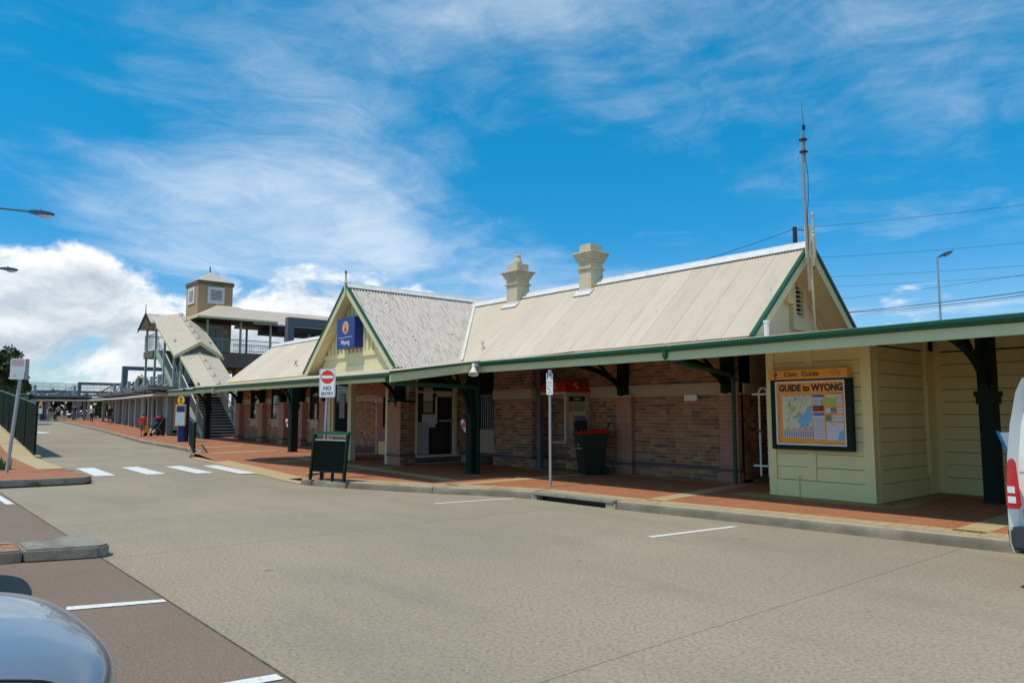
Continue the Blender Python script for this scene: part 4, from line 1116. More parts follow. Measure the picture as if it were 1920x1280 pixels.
for x0, x1, z in ((-6.02, -5.95, 1.88), (-6.02, -5.95, 1.78), (-6.1, -6.04, 1.53), (-6.0, -5.94, 1.52), (-6.015, -5.945, 1.65), (-6.13, -6.05, 1.41), (-6.44, -6.35, 1.69), (-6.44, -6.35, 1.83), (-6.44, -6.35, 1.80), (-6.44, -6.35, 1.77)):
    part('print_line', MB().box(x0, x1, yy - .004, yy - .003, z - .006, z + .006), M['ink'], sheet)

# white gate in the gap
gt = thing('side_gate', 'narrow white tubular gate in the gap between brick corner and cream room', 'gate', (-7.95, 13.3, H))
part('frame', MB().tube([(-8.05, 13.3, .38), (-8.05, 13.3, 2.03), (-8.0, 13.3, 2.10), (-7.92, 13.3, 2.10), (-7.87, 13.3, 2.03), (-7.87, 13.3, .38)], .02, 8), M['white_p'], gt)
part('rail', MB().bar((-8.2, 13.3, 1.98), (-7.8, 13.3, 1.98), .035).bar((-8.2, 13.3, .58), (-7.78, 13.3, .58), .035), M['white_p'], gt)
part('latch', MB().box(-8.1, -7.95, 13.24, 13.3, 1.24, 1.28), M['signb'], gt)
part('cover_board', MB().box(-8.35, -7.42, 14.5, 14.6, .5, 3.0), M['cream_board'], PV)
part('recess_shade_sheet', MB().box(-8.9, -7.4, 15.0, 15.1, H, 3.2), M['dark'], PV)  # dark sheet across the back of the gap, its shade put into the colour

# white enamel plate on the brick wall
wp = part('wall_plate', MB().box(-10.36, -10.02, 13.98, 14.05, 1.885, 2.025), M['signw'], None, label='small blank white enamel plate on the brick wall under the stone band', cat='sign', bevel=.004)

# ------------------------------------------------------------------ station sign, antenna, horn speaker
sg = thing('station_sign', 'blue illuminated station name box with round orange emblem on the cream gable', 'sign', (-20.95, 11.05, 3.66))
part('sign_box', MB().box(-21.62, -20.45, 11.05, 11.36, 3.64, 4.60), M['blue'], sg, bevel=.01)
part('emblem', MB().disc((-21.05, 11.048, 4.29), .20, (1, 0, 0), (0, 0, 1), -.004, 28), M['peach'], sg)
def ring(c, r0, r1, z, n_=28, y_=11.044):
    m = MB()
    for k in range(n_):
        a, b = 2 * math.pi * k / n_, 2 * math.pi * (k + 1) / n_
        m.prism([(c[0] + r0 * math.cos(a), y_, c[1] + r0 * math.sin(a)), (c[0] + r1 * math.cos(a), y_, c[1] + r1 * math.sin(a)), (c[0] + r1 * math.cos(b), y_, c[1] + r1 * math.sin(b)), (c[0] + r0 * math.cos(b), y_, c[1] + r0 * math.sin(b))], (0, -.002, 0))
    return m
m = MB()   # tram-like pictogram: box, window, rails
m.prism([(-21.10, 11.044, 4.18), (-21.0, 11.044, 4.18), (-20.985, 11.044, 4.36), (-21.05, 11.044, 4.40), (-21.115, 11.044, 4.36)], (0, -.002, 0))
m.prism([(-21.16, 11.044, 4.12), (-21.14, 11.044, 4.12), (-21.10, 11.044, 4.18), (-21.115, 11.044, 4.18)], (0, -.002, 0)).prism([(-20.96, 11.044, 4.12), (-20.94, 11.044, 4.12), (-20.985, 11.044, 4.18), (-21.0, 11.044, 4.18)], (0, -.002, 0))
part('pictogram', m, M['maroon'], sg)
part('pictogram_window', MB().prism([(-21.095, 11.041, 4.30), (-21.005, 11.041, 4.30), (-21.005, 11.041, 4.35), (-21.095, 11.041, 4.35)], (0, -.002, 0)), M['peach'], sg)
part('emblem_ring', ring((-21.05, 4.29), .155, .165, 0), M['maroon'], sg)
part('rule', MB().box(-21.5, -20.62, 11.045, 11.05, 3.975, 3.985), M['signw'], sg)
text('name_text', 'Wyong', .21, (-21.05, 11.047, 3.82), M['signw'], sg, sx=.9, bold=.0)

an = thing('radio_mast', 'tall thin radio aerial pole strapped to the gable peak', 'aerial', (-8.07, 15.5, 4.0))
part('pole', MB().tube([(-8.05, 15.5, 4.3), (-8.06, 15.48, 5.2), (-8.07, 15.44, 7.85)], [.034, .032, .026], 8), mat('mast_grey_brown', (.30, .235, .20), .6), an)
part('whip', MB().tube([(-8.02, 15.46, 7.2), (-8.03, 15.46, 8.1), (-8.05, 15.44, 8.58)], [.018, .012, .007], 6), M['steel_dk'], an)
part('clamp', MB().box(-8.12, -7.98, 15.40, 15.52, 7.70, 7.74).box(-8.12, -7.98, 15.40, 15.52, 7.42, 7.46).box(-8.05, -8.0, 15.43, 15.49, 7.95, 8.05), M['signb'], an)
part('cable', MB().tube([(-8.02, 15.47, 7.3), (-7.99, 15.5, 6.9), (-8.0, 15.5, 6.4), (-8.03, 15.48, 6.0), (-8.03, 15.5, 5.2)], .008, 6), M['signb'], an)
part('mast_board', MB().box(-8.12, -8.03, 15.50, 15.60, 5.05, 5.75), M['cream'], an)
part('conduit', MB().tube([(-8.05, 15.6, 5.1), (-8.12, 15.75, 4.6), (-8.2, 15.95, 3.45)], .03, 6), M['cream'], an)

hn = thing('horn_speaker', 'white horn loudspeaker hanging on the awning fascia', 'loudspeaker', (-13.15, 10.1, 2.5))
m = MB(); base = Vector((-13.2, 10.12, 2.70)); d = Vector((.28, -.25, -.93)).normalized(); u = d.orthogonal().normalized(); v_ = d.cross(u)
prof = [(.045, 0), (.05, .06), (.04, .08), (.06, .14), (.10, .22), (.12, .25), (.10, .235)]
vs = [base + d * z + (u * math.cos(2 * math.pi * k / 14) + v_ * math.sin(2 * math.pi * k / 14)) * r_ for r_, z in prof for k in range(14)]
m.add(vs, [(i * 14 + k, i * 14 + (k + 1) % 14, (i + 1) * 14 + (k + 1) % 14, (i + 1) * 14 + k) for i in range(len(prof) - 1) for k in range(14)] + [tuple(range(14))])
part('horn', m, M['white_p'], hn, smooth=True)
part('mount', MB().box(-13.25, -13.15, 10.1, 10.28, 2.66, 2.72), M['white_p'], hn)

# ------------------------------------------------------------------ payphone, bin, signs, barrier
ph = thing('pay_phone', 'wall mounted public telephone under a red domed hood', 'telephone', (-13.6, 13.5, .9))
X0, X1, Y0, Y1 = -14.28, -13.34, 13.13, 14.02
m = MB()
for a, b, ax in ((Y0, Y1, 'y'),):
    n_ = 10
    lo = [(X0, Y0), (X1, Y0), (X1, Y1), (X0, Y1)]
    vs = [(x_, y_, 2.14) for x_, y_ in lo] + [(x_, y_, 2.17) for x_, y_ in lo]
    m.hexa(vs)
    c_ = ((X0 + X1) / 2, (Y0 + Y1) / 2)
    sc_ = [(1, 2.17), (.97, 2.24), (.90, 2.34), (.78, 2.42), (.6, 2.455)]
    rows = [[(c_[0] + (x_ - c_[0]) * s_, c_[1] + (y_ - c_[1]) * s_, z_) for x_, y_ in lo] for s_, z_ in sc_]
    m.add([p for r_ in rows for p in r_], [(i * 4 + k, i * 4 + (k + 1) % 4, (i + 1) * 4 + (k + 1) % 4, (i + 1) * 4 + k) for i in range(4) for k in range(4)] + [(16, 17, 18, 19)])
part('hood', m, M['redorange'], ph)
part('hood_band', MB().box(X0 + .01, X1 - .01, Y0 + .01, Y1, 2.08, 2.14), M['beige'], ph)
part('side_frame', MB().box(X1 - .07, X1 - .01, Y0 + .02, Y0 + .13, .9, 2.08).box(X1 - .07, X1 - .01, Y1 - .15, Y1, .9, 2.08).box(X1 - .07, X1 - .01, Y0 + .13, Y1 - .15, .9, .96).box(X1 - .07, X1 - .01, Y0 + .13, Y1 - .15, 2.03, 2.08), M['beige'], ph)
part('back_panel', MB().box(X1 - .08, X1 - .06, Y0 + .13, Y1 - .15, .96, 2.03), M['cream_board'], ph)
part('name_panel', MB().box(X1 - .055, X1 - .03, Y0 + .13, Y1 - .15, 1.91, 2.04), M['signb'], ph)
text('name_text', 'Telstra', .09, (X1 - .028, (Y0 + Y1) / 2, 1.975), M['signw'], ph, rot=(math.pi / 2, 0, math.pi / 2))
part('map_panel', MB().box(X1 - .055, X1 - .04, Y0 + .15, Y1 - .17, 1.66, 1.88), mat('phone_map', (.38, .42, .33), .5, noise=(18, .7, (.2, .26, .26))), ph)
part('phone_body', MB().box(X1 - .058, X1 + .06, Y0 + .36, Y1 - .16, 1.06, 1.42), M['dgrey'], ph, bevel=.015)
part('display', MB().box(X1 - .05, X1 + .03, Y0 + .34, Y1 - .2, 1.42, 1.55), mat('phone_display', (.14, .19, .34), .3), ph, bevel=.01)
part('handset', MB().tube([(X1 + .04, Y0 + .28, 1.36), (X1 + .07, Y0 + .25, 1.28), (X1 + .07, Y0 + .25, 1.14), (X1 + .04, Y0 + .28, 1.06)], [.035, .022, .022, .035], 8), M['signb'], ph)
part('cord', MB().tube([(X1 + .05, Y0 + .28, 1.06), (X1 + .04, Y0 + .36, .96), (X1 + .05, Y0 + .46, 1.02), (X1 + .06, Y0 + .5, 1.2)], .008, 6), M['steel'], ph)
part('notice', MB().box(X1 - .055, X1 - .05, Y0 + .15, Y0 + .26, 1.15, 1.4), M['paper'], ph)
part('shelf', MB().box(-13.85, X1 - .01, Y0 + .0, Y0 + .3, .86, .89), M['beige'], ph)
for a in (Y0 + .03, Y0 + .02):
    pass
part('screen_edge', MB().tube([(-14.22, 13.16, 2.0), (-13.78, 13.16, .92)], .009, 6), M['signr'], ph)
part('screen_edge', MB().tube([(X1 + .02, 13.26, 1.86), (X1 + .03, 13.5, 1.1)], .009, 6), M['signr'], ph)
for cx_, cy_, vert in ((-13.75, Y0 - .012, 'x'), (X1 + .012, 13.55, 'y')):
    z_ = 2.29; m = MB()
    def hp(a, b): return (cx_ + a, cy_ + (.03 if True else 0) + .015 * (b > 0), z_ + b) if vert == 'x' else (cx_ - .03 - .015 * (b > 0), cy_ + a, z_ + b)
    for (a0, b0), (a1, b1) in (((-.07, .05), (.05, -.05)), ((-.09, .03), (-.05, .065)), ((.02, -.06), (.07, -.03)), ((-.06, .08), (.03, .08))):
        m.bar(hp(a0, b0), hp(a1, b1), .035, .02)
    part('handset_emblem', m, M['peach'], ph)

bn = thing('wheelie_bin', 'dark green wheelie bin with red lid beside the payphone', 'bin', (-12.62, 13.28, H), R(-22))
m = MB()
prof = [(.20, .24, 0), (.215, .26, .05), (.27, .33, .90), (.27, .33, .97)]
vs = []
for a, b, z in prof: vs += [(-a, -b, z), (a, -b, z), (a, b, z), (-a, b, z)]
m.add(vs, [(i * 4 + k, i * 4 + (k + 1) % 4, (i + 1) * 4 + (k + 1) % 4, (i + 1) * 4 + k) for i in range(3) for k in range(4)] + [(3, 2, 1, 0), (12, 13, 14, 15)])
part('body', m, M['bin'], bn, local=True, bevel=.02)
part('rim', MB().box(-.29, .29, -.35, .35, .90, .97), M['bin'], bn, local=True, bevel=.012)
part('lid', MB().hexa([(-.30, -.37, .965), (.30, -.37, .965), (.30, .36, .985), (-.30, .36, .985), (-.27, -.33, 1.02), (.27, -.33, 1.02), (.27, .34, 1.10), (-.27, .34, 1.10)]), M['red'], bn, local=True, bevel=.015)
part('handle', MB().tube([(-.24, .36, 1.0), (-.24, .43, 1.02), (.24, .43, 1.02), (.24, .36, 1.0)], .017, 8), M['bin'], bn, local=True)
part('lid_bar', MB().bar((.1, .40, 1.08), (-.05, .52, 1.24), .03), M['bin'], bn, local=True)
for s_ in (-1, 1):
    wl = MB(); wl.disc((s_ * .24 + (.03 if s_ > 0 else -.03), .25, .1), .1, (0, 1, 0), (0, 0, 1), .05 * s_, 18)
    part('wheel', wl, M['rubber'], bn, local=True)
ORI[bn.name] = Vector((0, 0, 0))
part('emblem', MB().disc((-.05, -.315, .76), .07, (1, 0, 0), (0, 0, 1), -.012, 16), M['signw'], bn, local=True)
part('emblem_eye', MB().disc((-.045, -.328, .755), .028, (1, 0, 0), (0, 0, 1), -.003, 12), M['bin'], bn, local=True)
text('council_text', 'WYONG', .075, (-.04, -.308, .63), M['signw'], bn, rot=(R(90) - .08, 0, 0))


def plate(w_, h, r_=.03, n_=4):
    out = []
    for cx_, cz_, a0 in ((w_ / 2 - r_, h / 2 - r_, 0), (-w_ / 2 + r_, h / 2 - r_, 90), (-w_ / 2 + r_, -h / 2 + r_, 180), (w_ / 2 - r_, -h / 2 + r_, 270)):
        out += [(cx_ + r_ * math.cos(R(a0 + 90 * k / n_)), 0, cz_ + r_ * math.sin(R(a0 + 90 * k / n_))) for k in range(n_ + 1)]
    return out


# parking sign on a thin pole by the kerb
ps_ = thing('parking_sign', 'narrow white parking sign on a grey pole at the kerb', 'sign', (-10.99, 10.38, H), R(34))
part('pole', MB().tube([(0, 0, 0), (0, 0, 2.32)], .03, 10), M['steel'], ps_, local=True, smooth=True)
part('pole_cap', MB().tube([(0, 0, 2.29), (0, 0, 2.34)], .036, 10), M['signw'], ps_, local=True)
part('plate', MB().prism([(x_, -.035, z_ + 2.06) for x_, y_, z_ in plate(.135, .44, .018)], (0, .004, 0)), M['signw'], ps_, local=True)
ORI[ps_.name] = Vector((0, 0, 0))
text('sign_text', 'P', .16, (-.022, -.036, 2.21), M['signb'], ps_, bold=.002)
text('sign_text', '5', .085, (.036, -.036, 2.235), M['signb'], ps_, bold=.001)
text('sign_text', 'MIN', .035, (.036, -.036, 2.17), M['signb'], ps_)
text('sign_text', '8.30am\n6.00pm', .034, (0, -.036, 2.09), M['ink'], ps_)
text('sign_text', 'MON-FRI', .030, (0, -.036, 2.02), M['ink'], ps_)
part('sign_rule', MB().box(-.045, .045, -.0375, -.0355, 1.883, 1.893), M['signb'], ps_, local=True)
part('sign_arrow', MB().prism([(-.03, -.036, 1.97), (.035, -.036, 1.925), (.03, -.036, 1.918), (-.035, -.036, 1.962)], (0, -.0015, 0)).prism([(-.05, -.036, 1.985), (-.02, -.036, 1.98), (-.042, -.036, 1.95)], (0, -.0015, 0)), M['signb'], ps_, local=True)

# no entry sign
ne = thing('no_entry_sign', 'white NO ENTRY traffic sign with red disc on a leaning steel pole', 'sign', (-15.62, 7.745, H), R(44))
ne.scale = (.94, .94, .935)
part('pole', MB().tube([(-.03, .0, 0), (.05, 0, 2.6)], .032, 10), M['steel'], ne, local=True, smooth=True)
sx_ = .045
part('plate', MB().prism([(x_ + sx_, -.045, z_ + 2.30) for x_, y_, z_ in plate(.40, .70, .045)], (0, .006, 0)), M['signw'], ne, local=True)
m = MB(); pl_ = plate(.375, .675, .04); pi_ = plate(.36, .66, .035)
for i in range(len(pl_)):
    j = (i + 1) % len(pl_)
    m.prism([(pl_[i][0] + sx_, -.0455, pl_[i][2] + 2.30), (pl_[j][0] + sx_, -.0455, pl_[j][2] + 2.30), (pi_[j][0] + sx_, -.0455, pi_[j][2] + 2.30), (pi_[i][0] + sx_, -.0455, pi_[i][2] + 2.30)], (0, -.001, 0))
part('border', m, M['signb'], ne, local=True)
part('red_disc', MB().disc((sx_, -.0455, 2.445), .165, (1, 0, 0), (0, 0, 1), -.003, 36), M['signr'], ne, local=True)
part('white_bar', MB().box(sx_ - .14, sx_ + .14, -.051, -.0485, 2.41, 2.48), M['signw'], ne, local=True)
ORI[ne.name] = Vector((0, 0, 0))
text('sign_text', 'NO', .135, (sx_, -.0475, 2.17), M['signb'], ne, bold=.002, sx=.95)
text('sign_text', 'ENTRY', .105, (sx_, -.0475, 2.04), M['signb'], ne, bold=.002, sx=.92)

# leaning dark green palisade panel
ba = thing('palisade_barrier', 'dark green pedestrian barrier with vertical bars beside the no entry sign', 'barrier', (-15.14, 7.58, H), R(14))
ba.scale = (.96, .96, .96)
W_ = .56
for s_ in (-1, 1):
    part('leg', MB().bar((s_ * W_, -.02 if s_ < 0 else 0, 0), (s_ * W_ + .12, 0, 1.09), .06, .06), M['green_dk'], ba, local=True)
part('top_rail', MB().bar((-W_ + .08, 0, 1.08), (W_ + .16, 0, 1.08), .07, .06), M['green'], ba, local=True)
part('upper_rail', MB().bar((-W_ + .10, 0, .92), (W_ + .10, 0, .92), .04, .03), M['steel'], ba, local=True)
part('lower_rail', MB().bar((-W_, 0, .20), (W_ + .03, 0, .20), .04, .03), M['green_dk'], ba, local=True)
M['barrier'] = mat('barrier_black_green', (.006, .011, .008), .75, spec=.1)
bar_me = mesh_of('bar', MB().bar((0, 0, .19), (.085, 0, .93), .034, .03), M['barrier'])
for i in range(20): inst('bar', bar_me, ba, (-W_ + .065 + i * .0525, 0, 0), local=True)
for x_ in (-.28, .1): part('foot', MB().bar((x_, .06, 0), (x_ + .03, .06, .3), .05, .05), M['green_dk'], ba, local=True)
part('backing_sheet', MB().prism([(-W_ + .05, .024, .2), (W_, .024, .2), (W_ + .09, .024, .92), (-W_ + .14, .024, .92)], (0, .008, 0)), M['barrier'], ba, local=True)


# ------------------------------------------------------------------ van
def car_wheel(root, x_, y_, r_, wd, side, rimm='rail'):
    t_ = MB(); n_ = 24
    prof = [(.62, 0), (.93, .0), (1, .15), (1, .85), (.93, 1), (.62, 1)]
    vs = [(x_ + r_ * q * math.cos(2 * math.pi * k / n_), y_ + side * wd * (e - .5), r_ + r_ * q * math.sin(2 * math.pi * k / n_)) for q, e in prof for k in range(n_)]
    t_.add(vs, [(i * n_ + k, i * n_ + (k + 1) % n_, (i + 1) * n_ + (k + 1) % n_, (i + 1) * n_ + k) for i in range(len(prof) - 1) for k in range(n_)])
    w_ = part('wheel', t_, M['rubber'], root, local=True, smooth=True)
    rm = MB().disc((x_, y_ + side * wd * .35, r_), r_ * .63, (1, 0, 0), (0, 0, 1), .03, 20)
    for k in range(5):
        a = 2 * math.pi * k / 5
        rm.bar((x_, y_ + side * wd * .44, r_), (x_ + r_ * .58 * math.cos(a), y_ + side * wd * .44, r_ + r_ * .58 * math.sin(a)), .06, .03)
    part('rim', rm, M[rimm], w_, local=True)


VX = -2.325
van = thing('parked_van', 'white delivery van parked at the kerb showing its red tail lamp', 'van', (VX, 8.83, 0))
# profile in local x (0 = rear), z
vp = [(0.03, .34), (0.0, .42), (.0, .95), (.015, 1.2), (.045, 1.5), (.10, 1.80), (.15, 1.92), (.27, 1.99), (1.2, 2.0), (3.3, 1.98), (3.75, 1.88), (4.25, 1.42), (4.62, 1.05), (4.72, .8), (4.72, .34)]
sec = [(-.845, 0.0), (-.83, .03), (-.80, .06)]
m = MB(); k = len(vp)
cols = [(-.84, .0), (-.845, .5), (-.84, 1.0)]
ys = [-.70, -.80, -.84, .84, .80, .70]
ins = [.05, .015, 0, 0, .015, .05]
rows = []
for y_, iv in zip([-.72, -.80, -.835, -.85, .85, .835, .80, .72], [.055, .022, .006, .0, .0, .006, .022, .055]):
    row = []
    for x_, z_ in vp:
        cx_, cz_ = 2.36, 1.15
        s_ = 1 - iv
        x2 = x_ + (iv if x_ < 2.36 else -iv); z2 = z_ - iv * max(0, (z_ - 1.5)) / .5
        row.append((x2, y_, z2))
    rows.append(row)
vs = []
for ri, row in enumerate(rows):
    for (x_, y_, z_) in row:
        lean = max(0, z_ - .95) * .09
        yy_ = y_ - math.copysign(lean, y_)
        vs.append((x_, yy_, z_))
fs = [(i * k + j, i * k + j + 1, (i + 1) * k + j + 1, (i + 1) * k + j) for i in range(len(rows) - 1) for j in range(k - 1)] + [(i * k + k - 1, i * k, (i + 1) * k, (i + 1) * k + k - 1) for i in range(len(rows) - 1)] + [tuple(range(k))[::-1], tuple(range((len(rows) - 1) * k, len(rows) * k))]
m.add(vs, fs)
part('body', m, M['vanw'], van, local=True, smooth=True)
def side_y(z_): return .853 - max(0, z_ - .95) * .09
for s_ in (-1, 1):
    pf_ = [(.42, 1.28), (.46, 1.74), (1.6, 1.78), (1.6, 1.26)]
    part('tail_lamp', MB().prism([(-.008, s_ * side_y(1.0), .77), (.012, s_ * side_y(1.2), 1.14), (.03, s_ * side_y(1.2), 1.18), (.065, s_ * side_y(1.2), 1.19), (.085, s_ * side_y(1.15), 1.15), (.115, s_ * side_y(.8), .77), (.095, s_ * side_y(.75), .735), (.01, s_ * side_y(.75), .735)], (0, s_ * .016, 0)), M['tail'], van, local=True, bevel=.006)
    part('reverse_lens', MB().box(.012, .07, s_ * .862 - .004, s_ * .862 + .010, .875, .935), M['lens'], van, local=True)
    part('indicator_lens', MB().box(.012, .075, s_ * .864 - .004, s_ * .864 + .010, .785, .845), M['lens'], van, local=True)
    part('trim_line', MB().box(.112, 4.5, s_ * .849 - .004, s_ * .849 + .006, 1.055, 1.075), M['dgrey'] if False else M['rail'], van, local=True)
    part('bumper_gap', MB().box(.125, .131, s_ * .852 - .003, s_ * .852 + .003, .56, .735), M['signb'], van, local=True)
    part('cab_window', MB().prism([(3.1, s_ * .838, 1.2), (3.1, s_ * .80, 1.78), (3.7, s_ * .80, 1.76), (4.05, s_ * .83, 1.35), (4.0, s_ * .838, 1.2)], (0, s_ * .012, 0)), M['glass'], van, local=True)
    part('door_seam', MB().box(3.0, 3.006, s_ * .851 - .002, s_ * .851 + .002, .5, 1.9 - .9), M['signb'], van, local=True)
    part('wheel_arch', MB().disc((.95, s_ * .848, .36), .40, (1, 0, 0), (0, 0, 1), .004 * -s_, 24), M['signb'], van, local=True)
    part('mirror', MB().box(3.98, 4.1, s_ * .95 - .08, s_ * .95 + .08, 1.2, 1.42), M['dgrey'], van, local=True, bevel=.03)
    for wx in (.95, 3.75): car_wheel(van, wx, s_ * .78, .33, .2, s_)
part('rear_bumper', MB().prism([(-.005, -.86, .36), (-.015, -.86, .52), (.0, -.86, .565), (.55, -.86, .565), (.58, -.86, .36)], (0, 1.72, 0)), M['dgrey'], van, local=True, bevel=.03)
part('front_bumper', MB().box(4.6, 4.82, -.84, .84, .3, .62), M['dgrey'], van, local=True, bevel=.04)
part('windscreen', MB().prism([(3.80, -.72, 1.84), (4.22, -.74, 1.44), (4.22, .74, 1.44), (3.80, .72, 1.84)], (.012, 0, .012)), M['glass'], van, local=True)
part('rear_door_window', MB().prism([(-.012 + .09, -.6, 1.36), (-.012 + .17, -.58, 1.72), (-.012 + .17, .58, 1.72), (-.012 + .09, .6, 1.36)], (-.02, 0, .005)), M['glass'], van, local=True)
part('number_plate', MB().box(-.012, .0, -.26, .26, .72, .84), M['signw'], van, local=True)

# notice board behind van (white with a blue edge)
nb = thing('notice_sign', 'white notice sign with a blue edge standing behind the van', 'sign', (-2.84, 11.1, H), R(12))
part('panel', MB().prism([(-.42, 0, 1.22), (.5, 0, 1.22), (.5, 0, .4), (-.12, 0, .4)], (0, .03, 0)), M['signw'], nb, local=True)
part('blue_edge', MB().prism([(-.455, -.006, 1.235), (-.42, -.006, 1.235), (-.12, -.006, .4), (-.155, -.006, .4)], (0, .04, 0)), mat('notice_blue', (.02, .24, .55), .4), nb, local=True)
part('logo', MB().disc((-.12, -.003, 1.02), .12, (1, 0, 0), (0, 0, 1), -.003, 16), M['maroon'], nb, local=True)
part('leg', MB().box(-.12, -.07, 0, .03, 0, .4), M['steel'], nb, local=True)
part('leg', MB().box(.44, .49, 0, .03, 0, .4), M['steel'], nb, local=True)


# ------------------------------------------------------------------ cars in the near bays
def make_car(label, loc, rz):
    root = thing('parked_car', label, 'car', loc, rz)
    # local +y is the nose; stations along y: (y, half width at waist, belt z, deck z centre)
    st = [(0.03, .62, .56, .64), (.0, .74, .66, .745), (-.05, .80, .71, .80), (-.16, .83, .745, .845), (-.4, .85, .77, .885), (-.8, .86, .79, .92), (-1.15, .865, .81, .945), (-1.38, .865, .82, .955), (-2.0, .86, .84, .96), (-3.2, .86, .84, .97), (-3.5, .855, .84, .97), (-4.0, .84, .82, .95), (-4.4, .80, .74, .86), (-4.5, .74, .62, .68)]
    m = MB(); n_ = 0; rows = []
    for y_, hw, bz, dz_ in st:
        pr = [(0, dz_), (.35, dz_ - .004), (.62, dz_ - .018), (.80, dz_ - .045), (.91, dz_ - .085), (.97, bz - .02), (1.0, bz - .12), (1.01, bz - .25), (.99, .28), (.93, .2)]
        row = [(-a * hw, y_ - .13 * a ** 4 * max(0, 1 + y_ / .9), z_) for a, z_ in pr[::-1]] + [(a * hw, y_ - .13 * a ** 4 * max(0, 1 + y_ / .9), z_) for a, z_ in pr[1:]]
        rows.append(row); n_ = len(row)
    m.add([p for r_ in rows for p in r_], [(i * n_ + j, i * n_ + j + 1, (i + 1) * n_ + j + 1, (i + 1) * n_ + j) for i in range(len(rows) - 1) for j in range(n_ - 1)] + [tuple(range(n_))[::-1], tuple(range((len(rows) - 1) * n_, len(rows) * n_))])
    bd = part('body', m, M['carp'], root, local=True, smooth=True)
    sub = bd.modifiers.new('smooth', 'SUBSURF'); sub.levels = 2; sub.render_levels = 2
    bpy.context.view_layer.update()
    bev = bd.evaluated_get(bpy.context.evaluated_depsgraph_get())
    # bonnet shut line along the wing
    for s_ in (-1, 1):
        pts_ = []
        ctl = [(.775, -.19), (.745, -.23), (.725, -.30), (.718, -.42), (.715, -.6), (.715, -.8), (.715, -1.05), (.715, -1.3)]
        for k2 in range(71):
            q2 = k2 / 10; i2 = min(int(q2), 6); f2 = q2 - i2
            px_ = ctl[i2][0] + (ctl[i2 + 1][0] - ctl[i2][0]) * f2; py_ = ctl[i2][1] + (ctl[i2 + 1][1] - ctl[i2][1]) * f2
            ok_, hit, _n, _i = bev.ray_cast(Vector((s_ * px_, py_, 3)), Vector((0, 0, -1)))
            if ok_: pts_.append((hit.x, hit.y, hit.z + .0015))
        part('bonnet_seam', MB().tube(pts_, .005, 6), M['signb'], root, local=True)
        part('headlight', MB().hexa([(s_ * .42, -.02, .44), (s_ * .66, -.08, .45), (s_ * .66, -.12, .45), (s_ * .42, -.1, .44), (s_ * .44, -.02, .56), (s_ * .68, -.09, .58), (s_ * .68, -.14, .58), (s_ * .44, -.12, .56)]), M['lens'], root, local=True)
        part('tail_lamp', MB().box(s_ * .62 - .1, s_ * .62 + .1, -4.52, -4.42, .6, .74), M['tail'], root, local=True)
        part('wing_mirror', MB().box(s_ * .93 - .08, s_ * .93 + .08, -1.75, -1.65, .92, 1.04), M['carp'], root, local=True, bevel=.03)
        for wy in (-.85, -3.45):
            car_wheel_y(root, s_ * .78, wy, .30, .19, s_)
    cab = MB()
    rows = []
    for y_, hw, z_ in ((-1.3, .72, .88), (-1.95, .62, 1.33), (-2.5, .58, 1.40), (-3.1, .58, 1.37), (-3.75, .68, .92)):
        rows += [(-hw, y_, z_), (hw, y_, z_)]
    low = [(-.76, y_, .85) for y_ in (-1.25, -1.95, -2.5, -3.1, -3.8)]; lowr = [(.76, y_, .85) for y_ in (-1.25, -1.95, -2.5, -3.1, -3.8)]
    vs = rows + low + lowr
    fs = [(2 * i, 2 * i + 1, 2 * i + 3, 2 * i + 2) for i in range(4)] + [(2 * i, 2 * i + 2, 11 + i, 10 + i) for i in range(4)] + [(2 * i + 1, 15 + i, 16 + i, 2 * i + 3) for i in range(4)]
    cab.add(vs, fs)
    part('cabin_glass', cab, M['glass'], root, local=True)
    part('cabin_roof', MB().prism([(-.56, -2.0, 1.37), (.56, -2.0, 1.37), (.56, -3.05, 1.40), (-.56, -3.05, 1.40)], (0, 0, .035)), M['carp'], root, local=True, bevel=.02)
    part('front_bumper', MB().prism([(-.60, .0, .25), (.60, .0, .25), (.78, -.15, .25), (-.78, -.15, .25)], (0, 0, .17)), M['carp'], root, local=True, bevel=.04)
    return root


def car_wheel_y(root, x_, y_, r_, wd, side):
    t_ = MB(); n_ = 22
    prof = [(.62, 0), (.93, .0), (1, .15), (1, .85), (.93, 1), (.62, 1)]
    vs = [(x_ + side * wd * (e - .5), y_ + r_ * q * math.cos(2 * math.pi * k / n_), r_ + r_ * q * math.sin(2 * math.pi * k / n_)) for q, e in prof for k in range(n_)]
    t_.add(vs, [(i * n_ + k, i * n_ + (k + 1) % n_, (i + 1) * n_ + (k + 1) % n_, (i + 1) * n_ + k) for i in range(len(prof) - 1) for k in range(n_)])
    w_ = part('wheel', t_, M['rubber'], root, local=True, smooth=True)
    part('rim', MB().disc((x_ + side * wd * .38, y_, r_), r_ * .63, (0, 1, 0), (0, 0, 1), .03, 20), M['rail'], w_, local=True)


car1 = make_car('silver blue car in the near bay with only its bonnet in view', (-3.45, .71, 0), R(2))
car2 = copy_tree(car1)
car2.location = (-8.35, .86, 0); car2.rotation_euler = (0, 0, R(-2))
car2['label'] = 'silver blue car beyond the first one, nose to the asphalt edge'

